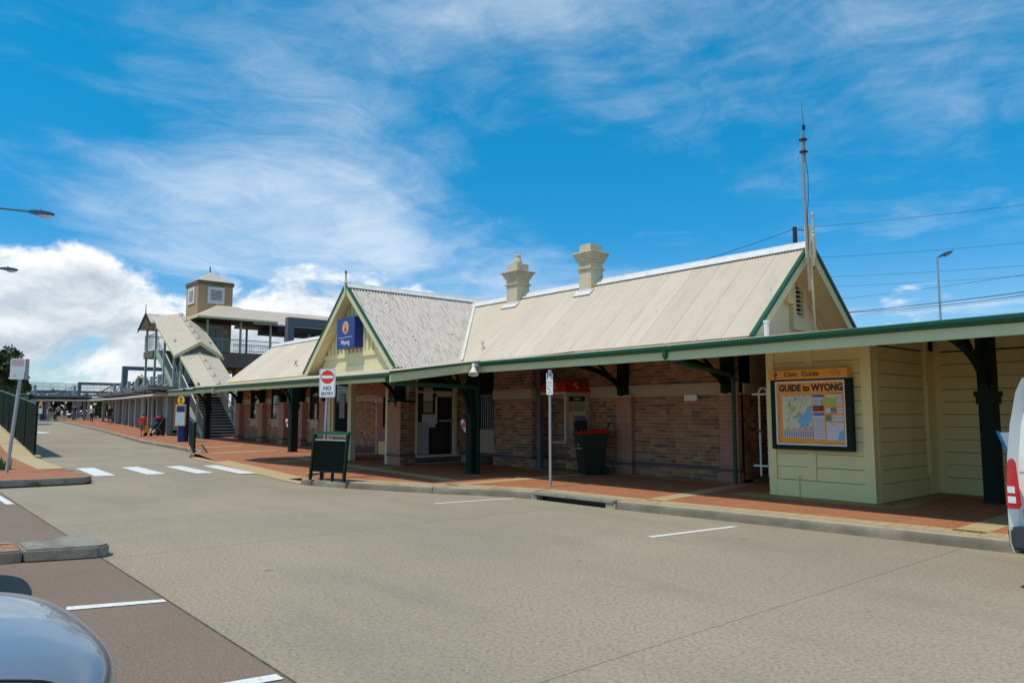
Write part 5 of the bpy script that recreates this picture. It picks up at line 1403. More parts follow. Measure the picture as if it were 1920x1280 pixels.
# ------------------------------------------------------------------ left foreground: fence, pole sign, weeds
fe = thing('ramp_fence', 'tall dark green picket fence climbing beside the ramp', 'fence', (-30.44, 4.22, .1))
fa, fb = Vector((-30.44, 4.22, .10)), Vector((-54.0, 5.3, 1.25))
n_ = 170
def fpt(t_): return fa + (fb - fa) * t_
me = mesh_of('picket', MB().box(-.028, .028, -.012, .012, .06, 1.82), M['green_dk'])
ang = math.atan2(fb.y - fa.y, fb.x - fa.x)
for i in range(n_): inst('picket', me, fe, fpt(i / n_), (0, 0, ang))
part('top_rail', MB().bar(fa + Vector((0, 0, 1.84)), fb + Vector((0, 0, 1.84)), .07, .05), M['green'], fe)
part('bottom_rail', MB().bar(fa + Vector((0, 0, .1)), fb + Vector((0, 0, .1)), .05, .05), M['green_dk'], fe)
part('mesh_backing', MB().prism([fa + Vector((0, .03, .1)), fb + Vector((0, .03, .1)), fb + Vector((0, .03, 1.82)), fa + Vector((0, .03, 1.82))], (0, .012, 0)), M['green_dk'], fe)
for t_ in (0, .16, .33, .5, .67, .84, 1):
    p = fpt(t_); part('fence_post', MB().box(p.x - .04, p.x + .04, p.y - .04, p.y + .04, p.z - .1, p.z + 1.88), M['green_dk'], fe)
part('kerb_footing', MB().prism([fa + Vector((.5, -.14, -.12)), fb + Vector((0, -.14, -.12)), fb + Vector((0, -.14, .05)), fa + Vector((.5, -.14, .05))], (0, .28, 0)), M['yell'], fe)

lp = thing('bus_zone_sign', 'white sign with faded red top on a leaning grey pole beside the green fence', 'sign', (-22.2, 2.55, .13), R(78))
part('pole', MB().tube([(-.03, 0, 0), (.14, 0, 2.45)], .042, 10), M['steel'], lp, local=True, smooth=True)
part('plate', MB().prism([(x_ + .06, -.06, z_ + 2.58) for x_, y_, z_ in plate(.30, .52, .035)], (0, .006, 0)), M['signw'], lp, local=True)
part('red_panel', MB().box(-.07, .19, -.062, -.06, 2.66, 2.81), mat('faded_red', (.78, .42, .42), .6, noise=(9, .5, (.8, .6, .6))), lp, local=True)
part('side_plate', MB().prism([(.215, -.045, 2.32), (.29, .10, 2.32), (.29, .10, 2.84), (.215, -.045, 2.84)], (.004, -.004, 0)), M['rail'], lp, local=True)
part('arrow', MB().box(-.03, .05, -.062, -.06, 2.40, 2.425), M['beige'], lp, local=True)
part('bracket', MB().box(.10, .14, -.05, .0, 2.36, 2.80), M['steel'], lp, local=True)


def weed_patch(name, label, cat, pts_, size, n_, col=(.05, .11, .02), group=None):
    m = MB(); rnd = random.Random(len(name) + n_)
    for i in range(n_):
        c_ = Vector(rnd.choice(pts_)); a = rnd.uniform(0, 6.28); r_ = rnd.random() ** .5 * size
        b_ = Vector((c_.x + r_ * math.cos(a), c_.y + r_ * math.sin(a), c_.z))
        h_ = rnd.uniform(.4, 1) * size * .9; t_ = Vector((rnd.uniform(-.5, .5), rnd.uniform(-.5, .5), 1)).normalized() * h_
        w_ = Vector((math.cos(a + 1.5), math.sin(a + 1.5), 0)) * size * .10
        m.add([b_ - w_, b_ + w_, b_ + t_ * .6 + w_ * .8, b_ + t_, b_ + t_ * .6 - w_ * .8], [(0, 1, 2, 3, 4)])
    return part(name, m, mat(name + '_leaf', col, .6, noise=(9, .6, (col[0] * 1.7, col[1] * 1.4, col[2]))), None, label=label, cat=cat, group=group)


weed_patch('shrub', 'low green shrub at the foot of the leaning sign pole', 'shrub', [(-23.6, 2.35, .13), (-23.9, 2.0, .13), (-23.5, 1.8, .13)], .42, 260)
weed_patch('weed_tuft', 'small weed growing in the kerb joint of the far island', 'weed', [(-19.6, 2.75, 0)], .12, 60)

# short dark green railing and blue information columns
gr = thing('path_railing', 'short dark green railing at the kerb corner near the blue column', 'railing', (-28.3, 8.95, .1))
ga, gb = Vector((-27.9, 8.75, .10)), Vector((-33.6, 10.35, .22))
for i in range(34):
    p = ga + (gb - ga) * (i / 33); part('bar', MB().bar(p + Vector((0, 0, .08)), p + Vector((0, 0, 1.12)), .03), M['green_dk'], gr)
part('top_rail', MB().bar(ga + Vector((0, 0, 1.14)), gb + Vector((0, 0, 1.14)), .06, .05), M['green'], gr)
part('bottom_rail', MB().bar(ga + Vector((0, 0, .1)), gb + Vector((0, 0, .1)), .04), M['green'], gr)
for p in (ga, (ga + gb) / 2, gb): part('rail_post', MB().bar(p, p + Vector((0, 0, 1.2)), .07), M['green_dk'], gr)


def info_column(loc, label, s_=1.0):
    c_ = thing('information_column', label, 'information column', loc, R(35), 'blue bus information columns')
    part('base', MB().lathe([(.24, 0), (.24, .72)], (0, 0, 0), 16), M['blue_dk'], c_, local=True, smooth=True)
    part('body', MB().lathe([(.235, .72), (.235, 2.1)], (0, 0, 0), 16), M['blue_dk'], c_, local=True, smooth=True)
    part('frame', MB().box(-.26, .26, -.262, -.18, .74, 1.72), M['gold'], c_, local=True)
    part('timetable', MB().box(-.20, .24, -.27, -.262, .78, 1.34), mat('timetable', (.28, .47, .62), .5, noise=(7, .6, (.62, .62, .55))), c_, local=True)
    part('header_panel', MB().box(-.20, .24, -.27, -.262, 1.38, 1.66), M['blue'], c_, local=True)
    part('emblem', MB().disc((0, -.245, 1.92), .19, (1, 0, 0), (0, 0, 1), -.02, 24), M['gold'], c_, local=True)
    part('bus_mark', MB().box(-.06, .06, -.267, -.265, 1.96, 2.02).prism([(-.05, -.265, 1.82), (.05, -.265, 1.82), (.03, -.265, 1.90), (-.03, -.265, 1.90)], (0, -.002, 0)), M['signb'], c_, local=True)
    c_.scale = (s_, s_, s_)
    return c_


info_column((-36.9, 11.05, .27), 'blue and gold bus information column by the green railing', 1.02)
info_column((-98.0, 14.1, .83), 'blue and gold bus information column far down the shelters', 1.0)

# ------------------------------------------------------------------ footbridge with stairs and lift tower
fbg = thing('footbridge_stairs', 'covered footbridge stairs with two corrugated roofs rising behind the station', 'stairs', (-42, 14.3, .3))
SY0, SY1 = 13.40, 15.35
def flight(x0, z0, x1, z1, n_):
    dxx, dzz = (x1 - x0) / n_, (z1 - z0) / n_
    for i in range(n_):
        xa = x0 + dxx * i; za = z0 + dzz * (i + 1)
        part('tread', MB().box(xa + dxx - .02, xa, SY0 + .05, SY1 - .05, za - .05, za), M['rail'] if False else M['tread'], fbg)
        part('riser', MB().box(xa - .012, xa, SY0 + .05, SY1 - .05, za - dzz, za - .05), M['dark'], fbg)
    for y_ in (SY0, SY1):
        part('stringer', MB().prism([(x0 + .1, y_ - .03, z0 - .1), (x0 + .1, y_ - .03, z0 + .22), (x1, y_ - .03, z1 + .22), (x1, y_ - .03, z1 - .28)], (0, .06, 0)), M['sage'], fbg)
    part('soffit', MB().prism([(x0 - .4, SY0 + .03, z0 - .05), (x1, SY0 + .03, z1 - .25), (x1, SY0 + .03, z1 - .32), (x0 - .4, SY0 + .03, z0 - .12)], (0, SY1 - SY0 - .06, 0)), M['brown'], fbg)
    for y_ in (SY0 + .02, SY1 - .02):
        part('handrail', MB().tube([(x0, y_, z0 + 1.05), (x1, y_, z1 + 1.0)], .03, 8), M['cap'], fbg)
        m = MB(); k_ = int(abs(x1 - x0) / .14)
        for i in range(k_ + 1):
            t_ = i / k_; xx_ = x0 + (x1 - x0) * t_; zz_ = z0 + (z1 - z0) * t_
            m.bar((xx_, y_, zz_ + .15), (xx_, y_, zz_ + 1.02), .016)
        part('balustrade', m, M['rail'], fbg)


flight(-41.5, .3, -45.6, 2.95, 16)
flight(-46.9, 2.95, -51.1, 5.65, 16)
part('landing', MB().box(-46.95, -45.55, SY0, SY1, 2.8, 2.95), M['conc'], fbg)
part('landing', MB().box(-53.2, -51.05, SY0 - .2, 15.6, 5.2, 5.65), M['conc'], fbg)
def rail_run(p0, p1, parent, h=1.05, stuff=True):
    p0, p1 = Vector(p0), Vector(p1); ln = (p1 - p0).length; m = MB(); k_ = int(ln / .13)
    for i in range(k_ + 1):
        p = p0 + (p1 - p0) * i / k_; m.bar(p + Vector((0, 0, .1)), p + Vector((0, 0, h)), .016)
    part('balustrade', m, M['rail'], parent)
    part('handrail', MB().tube([p0 + Vector((0, 0, h)), p1 + Vector((0, 0, h))], .03, 8), M['rail'], parent)
    part('bottom_rail', MB().bar(p0 + Vector((0, 0, .1)), p1 + Vector((0, 0, .1)), .03).bar(p0 + Vector((0, 0, h * .5)), p1 + Vector((0, 0, h * .5)), .02), M['rail'], parent)
rail_run((-46.9, SY0 + .02, 2.95), (-45.6, SY0 + .02, 2.95), fbg)
rail_run((-53.2, SY0 - .15, 5.65), (-51.1, SY0 - .15, 5.65), fbg)
rail_run((-53.15, SY0 - .15, 5.65), (-53.15, 15.5, 5.65), fbg)
for x_, z0_, z1_ in ((-42.3, .3, 3.3), (-45.5, .3, 5.1), (-46.9, .3, 6.0), (-49.0, 3.4, 7.0), (-51.0, .3, 7.9), (-53.1, .3, 7.9)):
    for y_ in (SY0 - .05, SY1 + .05): part('column', MB().box(x_ - .06, x_ + .06, y_ - .06, y_ + .06, z0_, z1_), M['sage'], fbg)
for y_ in (SY0 - .05,):
    part('brace', MB().bar((-45.5, y_, 3.0), (-46.9, y_, 5.0), .025).bar((-46.9, y_, 3.0), (-45.5, y_, 5.0), .025), M['steel'], fbg)


def stair_roof(x0, z0, x1, z1, rise, parent, yo=.3, ext=0.0):
    """gabled roof following the stairs; z0/z1 eave heights at the ends"""
    yc = (SY0 + SY1) / 2; hw = (SY1 - SY0) / 2 + yo
    r_ = part('stair_roof', MB().prism([(x0, yc - hw, z0 - .1), (x0, yc, z0 + rise - .1), (x0, yc + hw, z0 - .1), (x0, yc + hw, z0 - .16), (x0, yc, z0 + rise - .16), (x0, yc - hw, z0 - .16)], (x1 - x0, 0, z1 - z0)), M['cap'], parent)
    nseg = 14
    for s_ in (-1, 1):
        m = MB(); kx = int(abs(x1 - x0) / .19)
        # corrugations run along the slope, so they are seen across the roof
        kk = 6 * int(hw / .15); vs = []
        for i in range(kk + 1):
            t_ = i / kk; b_ = .012 * math.sin(i * math.pi * 2 / 6)
            y_ = yc + s_ * hw * t_; zz_ = rise * (1 - t_)
            vs += [(x0, y_, z0 + zz_ + b_), (x1 - (ext * t_ if s_ < 0 else 0), y_, z1 + zz_ + b_ + (ext * t_ if s_ < 0 else 0) * (z1 - z0) / (x0 - x1))]
        fs = [(2 * i, 2 * i + 1, 2 * i + 3, 2 * i + 2) for i in range(kk)]
        if s_ < 0: fs = [q[::-1] for q in fs]
        m.add(vs, fs); part('roof_sheet', m, M['roof'], r_)
    part('ridge_cap', MB().bar((x0, yc, z0 + rise + .02), (x1, yc, z1 + rise + .02), .2, .04), M['roof'], r_)
    part('gable_edge', MB().prism([(x0 + .02, yc - hw - .02, z0 - .14), (x0 + .02, yc, z0 + rise - .12), (x0 + .02, yc + hw + .02, z0 - .14), (x0 + .02, yc + hw + .02, z0 + .04), (x0 + .02, yc, z0 + rise + .06), (x0 + .02, yc - hw - .02, z0 + .04)], (.05, 0, 0)), M['fascia'], r_)
    for s_ in (-1, 1): part('eave_trim', MB().bar((x0, yc + s_ * hw, z0 - .06), (x1, yc + s_ * hw, z1 - .06), .06, .14), M['fascia'], r_)
    for i in range(5):
        t_ = (i + .5) / 5; p = Vector((x0 + (x1 - x0) * t_, yc, z0 + rise + (z1 - z0) * t_ + .05))
        part('bird_spike', MB().bar(p + Vector((0, -.15, .0)), p + Vector((0, .15, .02)), .02).bar(p, p + Vector((0, .0, .22)), .015).bar(p, p + Vector((0, .1, .15)), .012), M['dark'], r_)
    return r_


stair_roof(-41.6, 2.72, -45.7, 5.05, .22, fbg, .1)
ur = stair_roof(-45.5, 4.95, -49.6, 7.12, .85, fbg, .42, 1.25)
part('gable_infill', MB().prism([(-45.6, SY0 - .1, 4.9), (-45.6, 14.37, 5.66), (-45.6, SY1 + .1, 4.9)], (-.05, 0, 0)), M['conc'], ur)
# roof over the top landing, gable end to the forecourt
m = MB().prism([(-50.5, 12.85, 7.35), (-51.6, 12.85, 8.05), (-53.2, 12.85, 7.15), (-53.2, 12.85, 7.08), (-51.6, 12.85, 7.98), (-50.5, 12.85, 7.28)], (0, 3.2, 0))
tr = part('landing_roof', m, M['roof'], fbg)
part('gable_edge', MB().prism([(-50.4, 12.84, 7.32), (-51.6, 12.84, 8.09), (-53.3, 12.84, 7.13), (-53.3, 12.84, 6.93), (-51.6, 12.84, 7.85), (-50.4, 12.84, 7.1)], (0, -.05, 0)), M['green_dk'], tr)
part('finial', MB().tube([(-51.6, 12.82, 7.95), (-51.6, 12.82, 8.65)], [.04, .015], 6), M['dark'], tr)

lt = thing('lift_tower', 'ochre rendered lift tower with white louvre windows and hipped cap', 'tower', (-53.2, 17.3, .3))
part('shaft', MB().box(-54.5, -52, 16.15, 18.5, 7.95, 10.45), M['tower'], lt)
part('lower_shaft', MB().box(-54.49, -52.01, 16.16, 18.49, .3, 7.95), M['towery'], lt)
part('parapet', MB().box(-54.58, -51.92, 16.08, 18.57, 10.45, 10.70), M['conc'], lt)
part('cap_roof', MB().add([(-54.5, 16.15, 10.72), (-52.0, 16.15, 10.72), (-52.0, 18.5, 10.72), (-54.5, 18.5, 10.72), (-53.25, 17.3, 11.55)], [(0, 1, 4), (1, 2, 4), (2, 3, 4), (3, 0, 4)]), M['roof'], lt)
part('cap_finial', MB().tube([(-53.25, 17.3, 11.45), (-53.25, 17.3, 11.95)], [.05, .03], 6), M['dark'], lt)
lv = part('louvre_window', MB().box(-52.0, -51.93, 16.78, 17.92, 9.15, 10.3), M['cap'], lt)
part('opening', MB().box(-51.93, -51.92, 16.98, 17.74, 9.38, 10.1), M['dark'], lv)
for i in range(8): part('louvre', MB().box(-51.92, -51.88, 16.98, 17.74, 9.40 + i * .09, 9.44 + i * .09), M['cap'], lv)
lv2 = part('louvre_window', MB().box(-54.0, -52.6, 16.08, 16.15, 9.15, 10.3), M['cap'], lt)
part('opening', MB().box(-53.65, -52.9, 16.07, 16.08, 9.38, 10.1), M['dark'], lv2)
for i in range(8): part('louvre', MB().box(-53.65, -52.9, 16.03, 16.07, 9.40 + i * .09, 9.44 + i * .09), M['cap'], lv2)
dr = part('lift_door', MB().box(-52.0, -51.96, 16.95, 17.85, 5.65, 7.45), mat('lift_door_grey', (.36, .44, .48), .35), lt)
part('door_frame', MB().box(-52.0, -51.94, 16.86, 16.95, 5.65, 7.55).box(-52.0, -51.94, 17.85, 17.94, 5.65, 7.55).box(-52.0, -51.94, 16.95, 17.85, 7.45, 7.62), M['cap'], dr)
part('door_gap', MB().box(-51.96, -51.955, 17.39, 17.41, 5.65, 7.45), M['dark'], dr)
part('lift_sign', MB().box(-52.0, -51.96, 18.0, 18.22, 7.05, 7.4), M['cap'], lt)
part('lift_sign', MB().box(-52.0, -51.96, 18.0, 18.2, 6.65, 6.85), M['beige'], lt)
for i in range(4):   # stepped white flashing against the tower
    part('stepped_flashing', MB().box(-51.7 + i * .3, -51.2 + i * .3, 15.7 - .0, 15.75, 7.9 - i * .36, 8.15 - i * .36), M['cap'], lt)

fbr = thing('footbridge', 'roofed footbridge with concrete deck and grey railings crossing behind the station', 'footbridge', (-51, 20, 5.6))
part('deck', MB().box(-53.0, -49.5, 15.45, 60, 4.65, 5.65), M['conc'], fbr)
rail_run((-49.6, 15.5, 5.65), (-49.6, 28, 5.65), fbr, .85)
rail_run((-52.9, 19.0, 5.65), (-52.9, 28, 5.65), fbr, .85)
rail_run((-51.95, 15.55, 5.65), (-49.6, 15.55, 5.65), fbr, .85)
for y_ in (16.1, 18.28, 20.35, 23.2, 26.2, 29.2, 32.2, 35): part('column', MB().box(-49.7, -49.58, y_ - .06, y_ + .06, 5.65, 7.85), M['sage'], fbr)
for y_ in (19.9, 22.8, 26, 29, 32, 35): part('column', MB().box(-52.9, -52.78, y_ - .06, y_ + .06, 5.65, 7.85), M['sage'], fbr)
hip = MB().add([(-49.1, 15.3, 7.88), (-49.1, 20.6, 7.88), (-52.6, 20.6, 7.88), (-52.6, 15.3, 7.88), (-51.2, 17.2, 8.95), (-51.2, 18.6, 8.95)], [(0, 1, 5, 4), (1, 2, 5), (2, 3, 4, 5), (3, 0, 4)])
part('hip_roof', hip, M['roof'], fbr)
part('hip_fascia', MB().box(-49.1, -49.05, 15.3, 20.6, 7.76, 7.9).box(-52.6, -49.1, 15.26, 15.3, 7.76, 7.9).box(-52.6, -49.1, 20.6, 20.64, 7.76, 7.9), M['fascia'], fbr)
part('hip_soffit', MB().box(-52.0, -49.12, 15.32, 20.58, 7.74, 7.77), M['dark'], fbr)
part('span_roof', MB().prism([(-49.2, 19.0, 7.72), (-51.0, 19.0, 8.82), (-52.9, 19.0, 7.72), (-52.9, 19.0, 7.62), (-51.0, 19.0, 8.72), (-49.2, 19.0, 7.62)], (0, 41, 0)), M['roof'], fbr)
part('span_soffit', MB().box(-52.85, -49.25, 20.7, 60, 7.25, 7.6), M['dark'], fbr)
part('pier', MB().box(-52.4, -51.6, 18.8, 19.4, .3, 4.65), M['towery'], fbr)


# ------------------------------------------------------------------ catenary portals
def portal(name, label, p_post, z_top, span, beam=.45, post_w=.4, group='overhead wire portals', dirv=(0, 1, 0)):
    g_ = thing('wire_portal', label, 'gantry', (p_post[0], p_post[1], p_post[2]), 0, group)
    p = Vector(p_post); d = Vector(dirv); q = p + d * span
    part('mast', MB().box(p.x - post_w / 2, p.x + post_w / 2, p.y - post_w / 2, p.y + post_w / 2, p.z, z_top - beam), M['steel_dk'], g_)
    part('mast', MB().box(q.x - post_w / 2, q.x + post_w / 2, q.y - post_w / 2, q.y + post_w / 2, p.z, z_top - beam), M['steel_dk'], g_)
    part('beam', MB().bar(Vector((p.x, p.y, z_top - beam / 2)) - d * post_w / 2, Vector((q.x, q.y, z_top - beam / 2)) + d * post_w / 2, post_w + .02, beam - .004), M['steel_dk'], g_)
    a = Vector((p.x, p.y, z_top - beam - 2.6)); b = Vector((p.x, p.y, z_top - beam)) + d * 4.3
    part('knee_brace', MB().bar(a, b, .16, .16), M['steel_dk'], g_)
    part('dropper', MB().bar(b + d * 1.2, b + d * 2.4 - Vector((0, 0, 2.2)), .14, .14).bar(b + d * 1.5 - Vector((0, 0, .0)), b + d * 1.5 + Vector((0, 0, 1.0)), .08), M['steel_dk'], g_)
    return g_


pp = at(539, 760, 46)
portal('p', 'heavy dark grey steel portal over the tracks just behind the station ridge', (pp.x, pp.y, .3), at(539, 593, 46).z, 18, .52, .42)
pp = at(231, 760, 78)
portal('p', 'grey steel portal frame above the bus shelters beside the stairs', (pp.x, pp.y, .5), at(231, 686, 78).z, 14, .4, .5)
pp = at(147, 760, 105)
portal('p', 'slim grey steel portal frame beyond the shelters before the road bridge', (pp.x, pp.y, .7), at(147, 716, 105).z, 20, .38, .4)
pp = at(63, 760, 135)
portal('p', 'most distant grey portal frame, in front of the meshed road bridge', (pp.x, pp.y, .7), at(63, 731, 135).z, 20, .4, .4)

# distant road bridge with screens
rb = thing('road_bridge', 'distant road bridge with grey mesh screens beyond the bus shelters', 'bridge', tuple(at(130, 770, 150)))
a, b = at(20, 757, 140), at(330, 757, 165)
part('bridge_deck', MB().bar((a.x, a.y, a.z + 1.0), (b.x, b.y, a.z + 1.0), 8, .8), M['rail'], rb)
n_ = 24
for i in range(n_):
    p = Vector((a.x, a.y, a.z + 1.8)) + (Vector((b.x, b.y, a.z + 1.8)) - Vector((a.x, a.y, a.z + 1.8))) * i / n_
    q = Vector((a.x, a.y, a.z + 1.8)) + (Vector((b.x, b.y, a.z + 1.8)) - Vector((a.x, a.y, a.z + 1.8))) * (i + .94) / n_
    sm = MB()
    for k_ in range(9):
        t_ = k_ / 8; sm.bar(p + (q - p) * t_, p + (q - p) * t_ + Vector((0, 0, 2.4)), .055)
    for zz_ in (0, .8, 1.6, 2.4): sm.bar(p + Vector((0, 0, zz_)), q + Vector((0, 0, zz_)), .05)
    part('screen', sm, M['steel'], rb)

# ------------------------------------------------------------------ bus shelters
SH = [(-44.5, 12.7), (-54, 14.1), (-63, 15.5), (-72, 16.7), (-82, 17.7), (-92, 18.6)]
def shelter(i, p, q, label):
    p3, q3 = Vector((p[0], p[1], G(p[0]) + H)), Vector((q[0], q[1], G(q[0]) + H))
    s_ = thing('bus_shelter', label, 'bus shelter', tuple(p3), 0, 'bus shelters along the path')
    d = (q3 - p3).normalized(); nr = Vector((d.y, -d.x, 0)); nr = nr if nr.y < 0 else -nr
    for k_ in range(2):
        for o_ in (0, 2.2):
            b_ = p3 + (q3 - p3) * ((k_ + .3) / 2 + o_ * .03) - nr * o_
            part('column', MB().box(b_.x - .13, b_.x + .13, b_.y - .13, b_.y + .13, b_.z - .1, b_.z + 2.28), M['rail'], s_)
    def slab(a_, b_, off0, off1, z0_, z1_, th, mt, nm):
        pa, pb = p3 + (q3 - p3) * a_, p3 + (q3 - p3) * b_
        part(nm, MB().prism([pa + nr * off0 + Vector((0, 0, z0_)), pb + nr * off0 + Vector((0, 0, z0_)), pb - nr * off1 + Vector((0, 0, z1_)), pa - nr * off1 + Vector((0, 0, z1_))], (0, 0, th)), M[mt], s_)
    slab(-.02, 1.0, 1.0, 3.0, 2.27, 2.2, .08, 'beige', 'low_roof')
    pa, pb = p3 + nr * 1.03 + Vector((0, 0, 2.3)), q3 + nr * 1.03 + Vector((0, 0, 2.3))
    part('gutter', MB().bar(pa, pb, .08, .1), M['cap'], s_)
    slab(.12, .92, 1.2, 2.6, 2.74, 2.5, .14, 'steel_dk', 'wing_roof')
    slab(.125, .915, 1.15, 2.55, 2.68, 2.44, .05, 'beige', 'wing_lining')
    for t_ in (.35, .85):
        m0 = p3 + (q3 - p3) * t_ - nr * 1.2
        part('mast', MB().box(m0.x - .14, m0.x + .14, m0.y - .14, m0.y + .14, m0.z, m0.z + 4.1), M['rail'], s_)
        part('stay', MB().bar(m0 + Vector((0, 0, 3.95)), m0 + d * 3.2 + nr * .4 + Vector((0, 0, 2.75)), .09).bar(m0 + Vector((0, 0, 3.4)), m0 + d * 2.6 + nr * .4 + Vector((0, 0, 2.65)), .08), M['rail'], s_)
    part('seat', MB().prism([p3 + (q3 - p3) * .3 - nr * 2.0 + Vector((0, 0, .42)), p3 + (q3 - p3) * .8 - nr * 2.0 + Vector((0, 0, .42)), p3 + (q3 - p3) * .8 - nr * 1.6 + Vector((0, 0, .42)), p3 + (q3 - p3) * .3 - nr * 1.6 + Vector((0, 0, .42))], (0, 0, .06)), M['rail'], s_)


ords = ['nearest the stairs', 'second along from the stairs', 'third along from the stairs', 'fourth along from the stairs', 'farthest, behind the waiting group']
for i in range(5): shelter(i, SH[i], SH[i + 1], 'grey bus shelter with a tilted dark wing roof, ' + ords[i])
shelter(9, (-101, 20.5), (-103, 12.6), 'grey bus shelter turned across the end of the path behind the waiting group')
tb = thing('ticket_booth', 'grey glazed booth under the nearest shelter', 'booth', (-50.5, 14.2, .4))
part('booth_frame', MB().box(-51.5, -51.4, 13.9, 15.0, .4, 2.6).box(-49.7, -49.6, 13.9, 15.0, .4, 2.6).box(-51.4, -49.7, 13.9, 15.0, 2.5, 2.6).box(-51.5, -49.6, 13.85, 15.05, .35, .55), M['cap'], tb)
part('booth_glass', MB().box(-51.4, -49.7, 14.0, 14.9, .55, 2.5), mat('booth_grey', (.20, .22, .21), .3), tb)
part('red_box', MB().box(-51.3, -50.9, 13.8, 13.9, 2.55, 2.85), M['signr'], tb)

# low white wall and hedge behind shelters
part('rear_wall', MB().prism([(-50, 20.5, .3), (-100, 25.5, .8), (-100, 25.5, 2.0), (-50, 20.5, 1.5)], (0, .2, 0)), M['white_p'], None, label='low white wall behind the bus shelters and hedge', cat='wall')


# ------------------------------------------------------------------ vegetation
def leaf_mat(nm, c1, c2):
    m = mat(nm, c1, .6, island=[c1, c2, tuple((a + b) / 2 for a, b in zip(c1, c2)), tuple(a * .7 for a in c1)])
    return m


LEAF = [leaf_mat('gum_leaf', (.050, .070, .022), (.075, .095, .030)), leaf_mat('bright_leaf', (.075, .135, .022), (.11, .18, .03)), leaf_mat('hedge_leaf', (.05, .10, .025), (.09, .16, .03))]


def tree(loc, h, rad, leafm, label, seed, n_=2600, leaf=.22, crown_lo=.3, cat='tree', group=None):
    rnd = random.Random(seed); base = Vector(loc)
    t_ = thing('tree', label, cat, loc, 0, group)
    m = MB(); top = base + Vector((rnd.uniform(-.3, .3), rnd.uniform(-.3, .3), h * .8))
    mid = base.lerp(top, .5) + Vector((rnd.uniform(-.3, .3), rnd.uniform(-.3, .3), 0))
    m.tube([base, mid, top], [h * .028, h * .02, h * .008], 8)
    cl = []
    for i in range(11):
        s_ = base.lerp(top, rnd.uniform(crown_lo + .05, .95)); a = rnd.uniform(0, 6.28); r_ = rad * rnd.uniform(.4, .95)
        e = s_ + Vector((math.cos(a) * r_, math.sin(a) * r_, rnd.uniform(.0, .22) * h))
        m.tube([s_, s_.lerp(e, .5) + Vector((0, 0, -.04 * h)), e], [h * .012, h * .008, h * .003], 6)
        cl.append((e, rad * rnd.uniform(.28, .5))); cl.append((s_.lerp(e, .6), rad * rnd.uniform(.2, .35)))
    cl.append((top, rad * .45))
    part('trunk', m, M['trunk'], t_)
    lm = MB()
    for i in range(n_):
        c_, r_ = rnd.choice(cl)
        v_ = Vector((rnd.gauss(0, 1), rnd.gauss(0, 1), rnd.gauss(0, .75))).normalized() * r_ * rnd.random() ** .4
        p = c_ + v_; u = Vector((rnd.gauss(0, 1), rnd.gauss(0, 1), rnd.gauss(0, 1))).normalized(); w_ = u.orthogonal().normalized(); s2 = leaf * rnd.uniform(.5, 1.2)
        lm.add([p - u * s2, p - w_ * s2 * .45, p + u * s2, p + w_ * s2 * .45], [(0, 1, 2, 3)])
    part('crown', lm, leafm, t_)
    return t_


p = at(8, 776, 70); tree((p.x, p.y, .5), 7.9, 2.2, LEAF[0], 'tall dark gum tree behind the bus zone sign', 3, 5200, .26, .2)
p = at(40, 776, 85); tree((p.x, p.y, .5), 5.6, .8, LEAF[0], 'thin ragged dark tree beside the tall gum', 5, 900, .22, .25)
p = at(-12, 776, 75); tree((p.x, p.y, .5), 6.0, 2.4, LEAF[0], 'dark gum tree at the edge of view', 9, 3000, .26, .1)
p = at(262, 776, 75); tree((p.x, p.y, .5), 4.9, 1.9, LEAF[1], 'bright green tree behind the shelters beside the stairs', 11, 3200, .2, .15)
p = at(300, 776, 72); tree((p.x, p.y, .5), 3.8, 1.3, LEAF[1], 'small bright green tree under the footbridge stairs', 13, 1800, .18, .15)
p = at(210, 776, 92); tree((p.x, p.y, .5), 4.0, 1.8, LEAF[1], 'low green tree behind the second shelter', 17, 1600, .22, .1)
rnd = random.Random(77); m = MB()     # far wood along the horizon, one mass
for k_ in range(5200):
    t_ = rnd.random(); c_ = Vector((-205 + 95 * t_, -30 + 175 * t_, .7)); hgt = 3.2 + 1.5 * math.sin(t_ * 23) + 1.0 * math.sin(t_ * 61 + 1)
    c_ += Vector((rnd.gauss(0, 2.5), rnd.gauss(0, 2.5), rnd.random() ** .6 * hgt))
    u = Vector((rnd.gauss(0, 1), rnd.gauss(0, 1), rnd.gauss(0, 1))).normalized(); w_ = u.orthogonal().normalized(); s2 = rnd.uniform(.4, 1.0)
    m.add([c_ - u * s2, c_ - w_ * s2 * .6, c_ + u * s2, c_ + w_ * s2 * .6], [(0, 1, 2, 3)])
part('distant_wood', m, LEAF[0], None, kind='stuff', label='far dark green wood along the horizon beyond the road bridge', cat='wood')
for i in range(9):
    x_ = -52 - i * 4.6; y_ = 18.6 + (-52 - x_) * .09 + (i % 3) * .3
    rnd = random.Random(40 + i); m = MB()
    for k_ in range(500):
        c_ = Vector((x_ + rnd.gauss(0, .7), y_ + rnd.gauss(0, .35), G(x_) + H + abs(rnd.gauss(0, .45)))); u = Vector((rnd.gauss(0, 1), rnd.gauss(0, 1), rnd.gauss(0, 1))).normalized(); w_ = u.orthogonal().normalized(); s2 = rnd.uniform(.08, .2)
        m.add([c_ - u * s2, c_ - w_ * s2 * .5, c_ + u * s2, c_ + w_ * s2 * .5], [(0, 1, 2, 3)])
    part('hedge_shrub', m, LEAF[2], None, label='leafy green shrub in the hedge behind the bus shelters', cat='shrub', group='hedge shrubs behind the shelters')

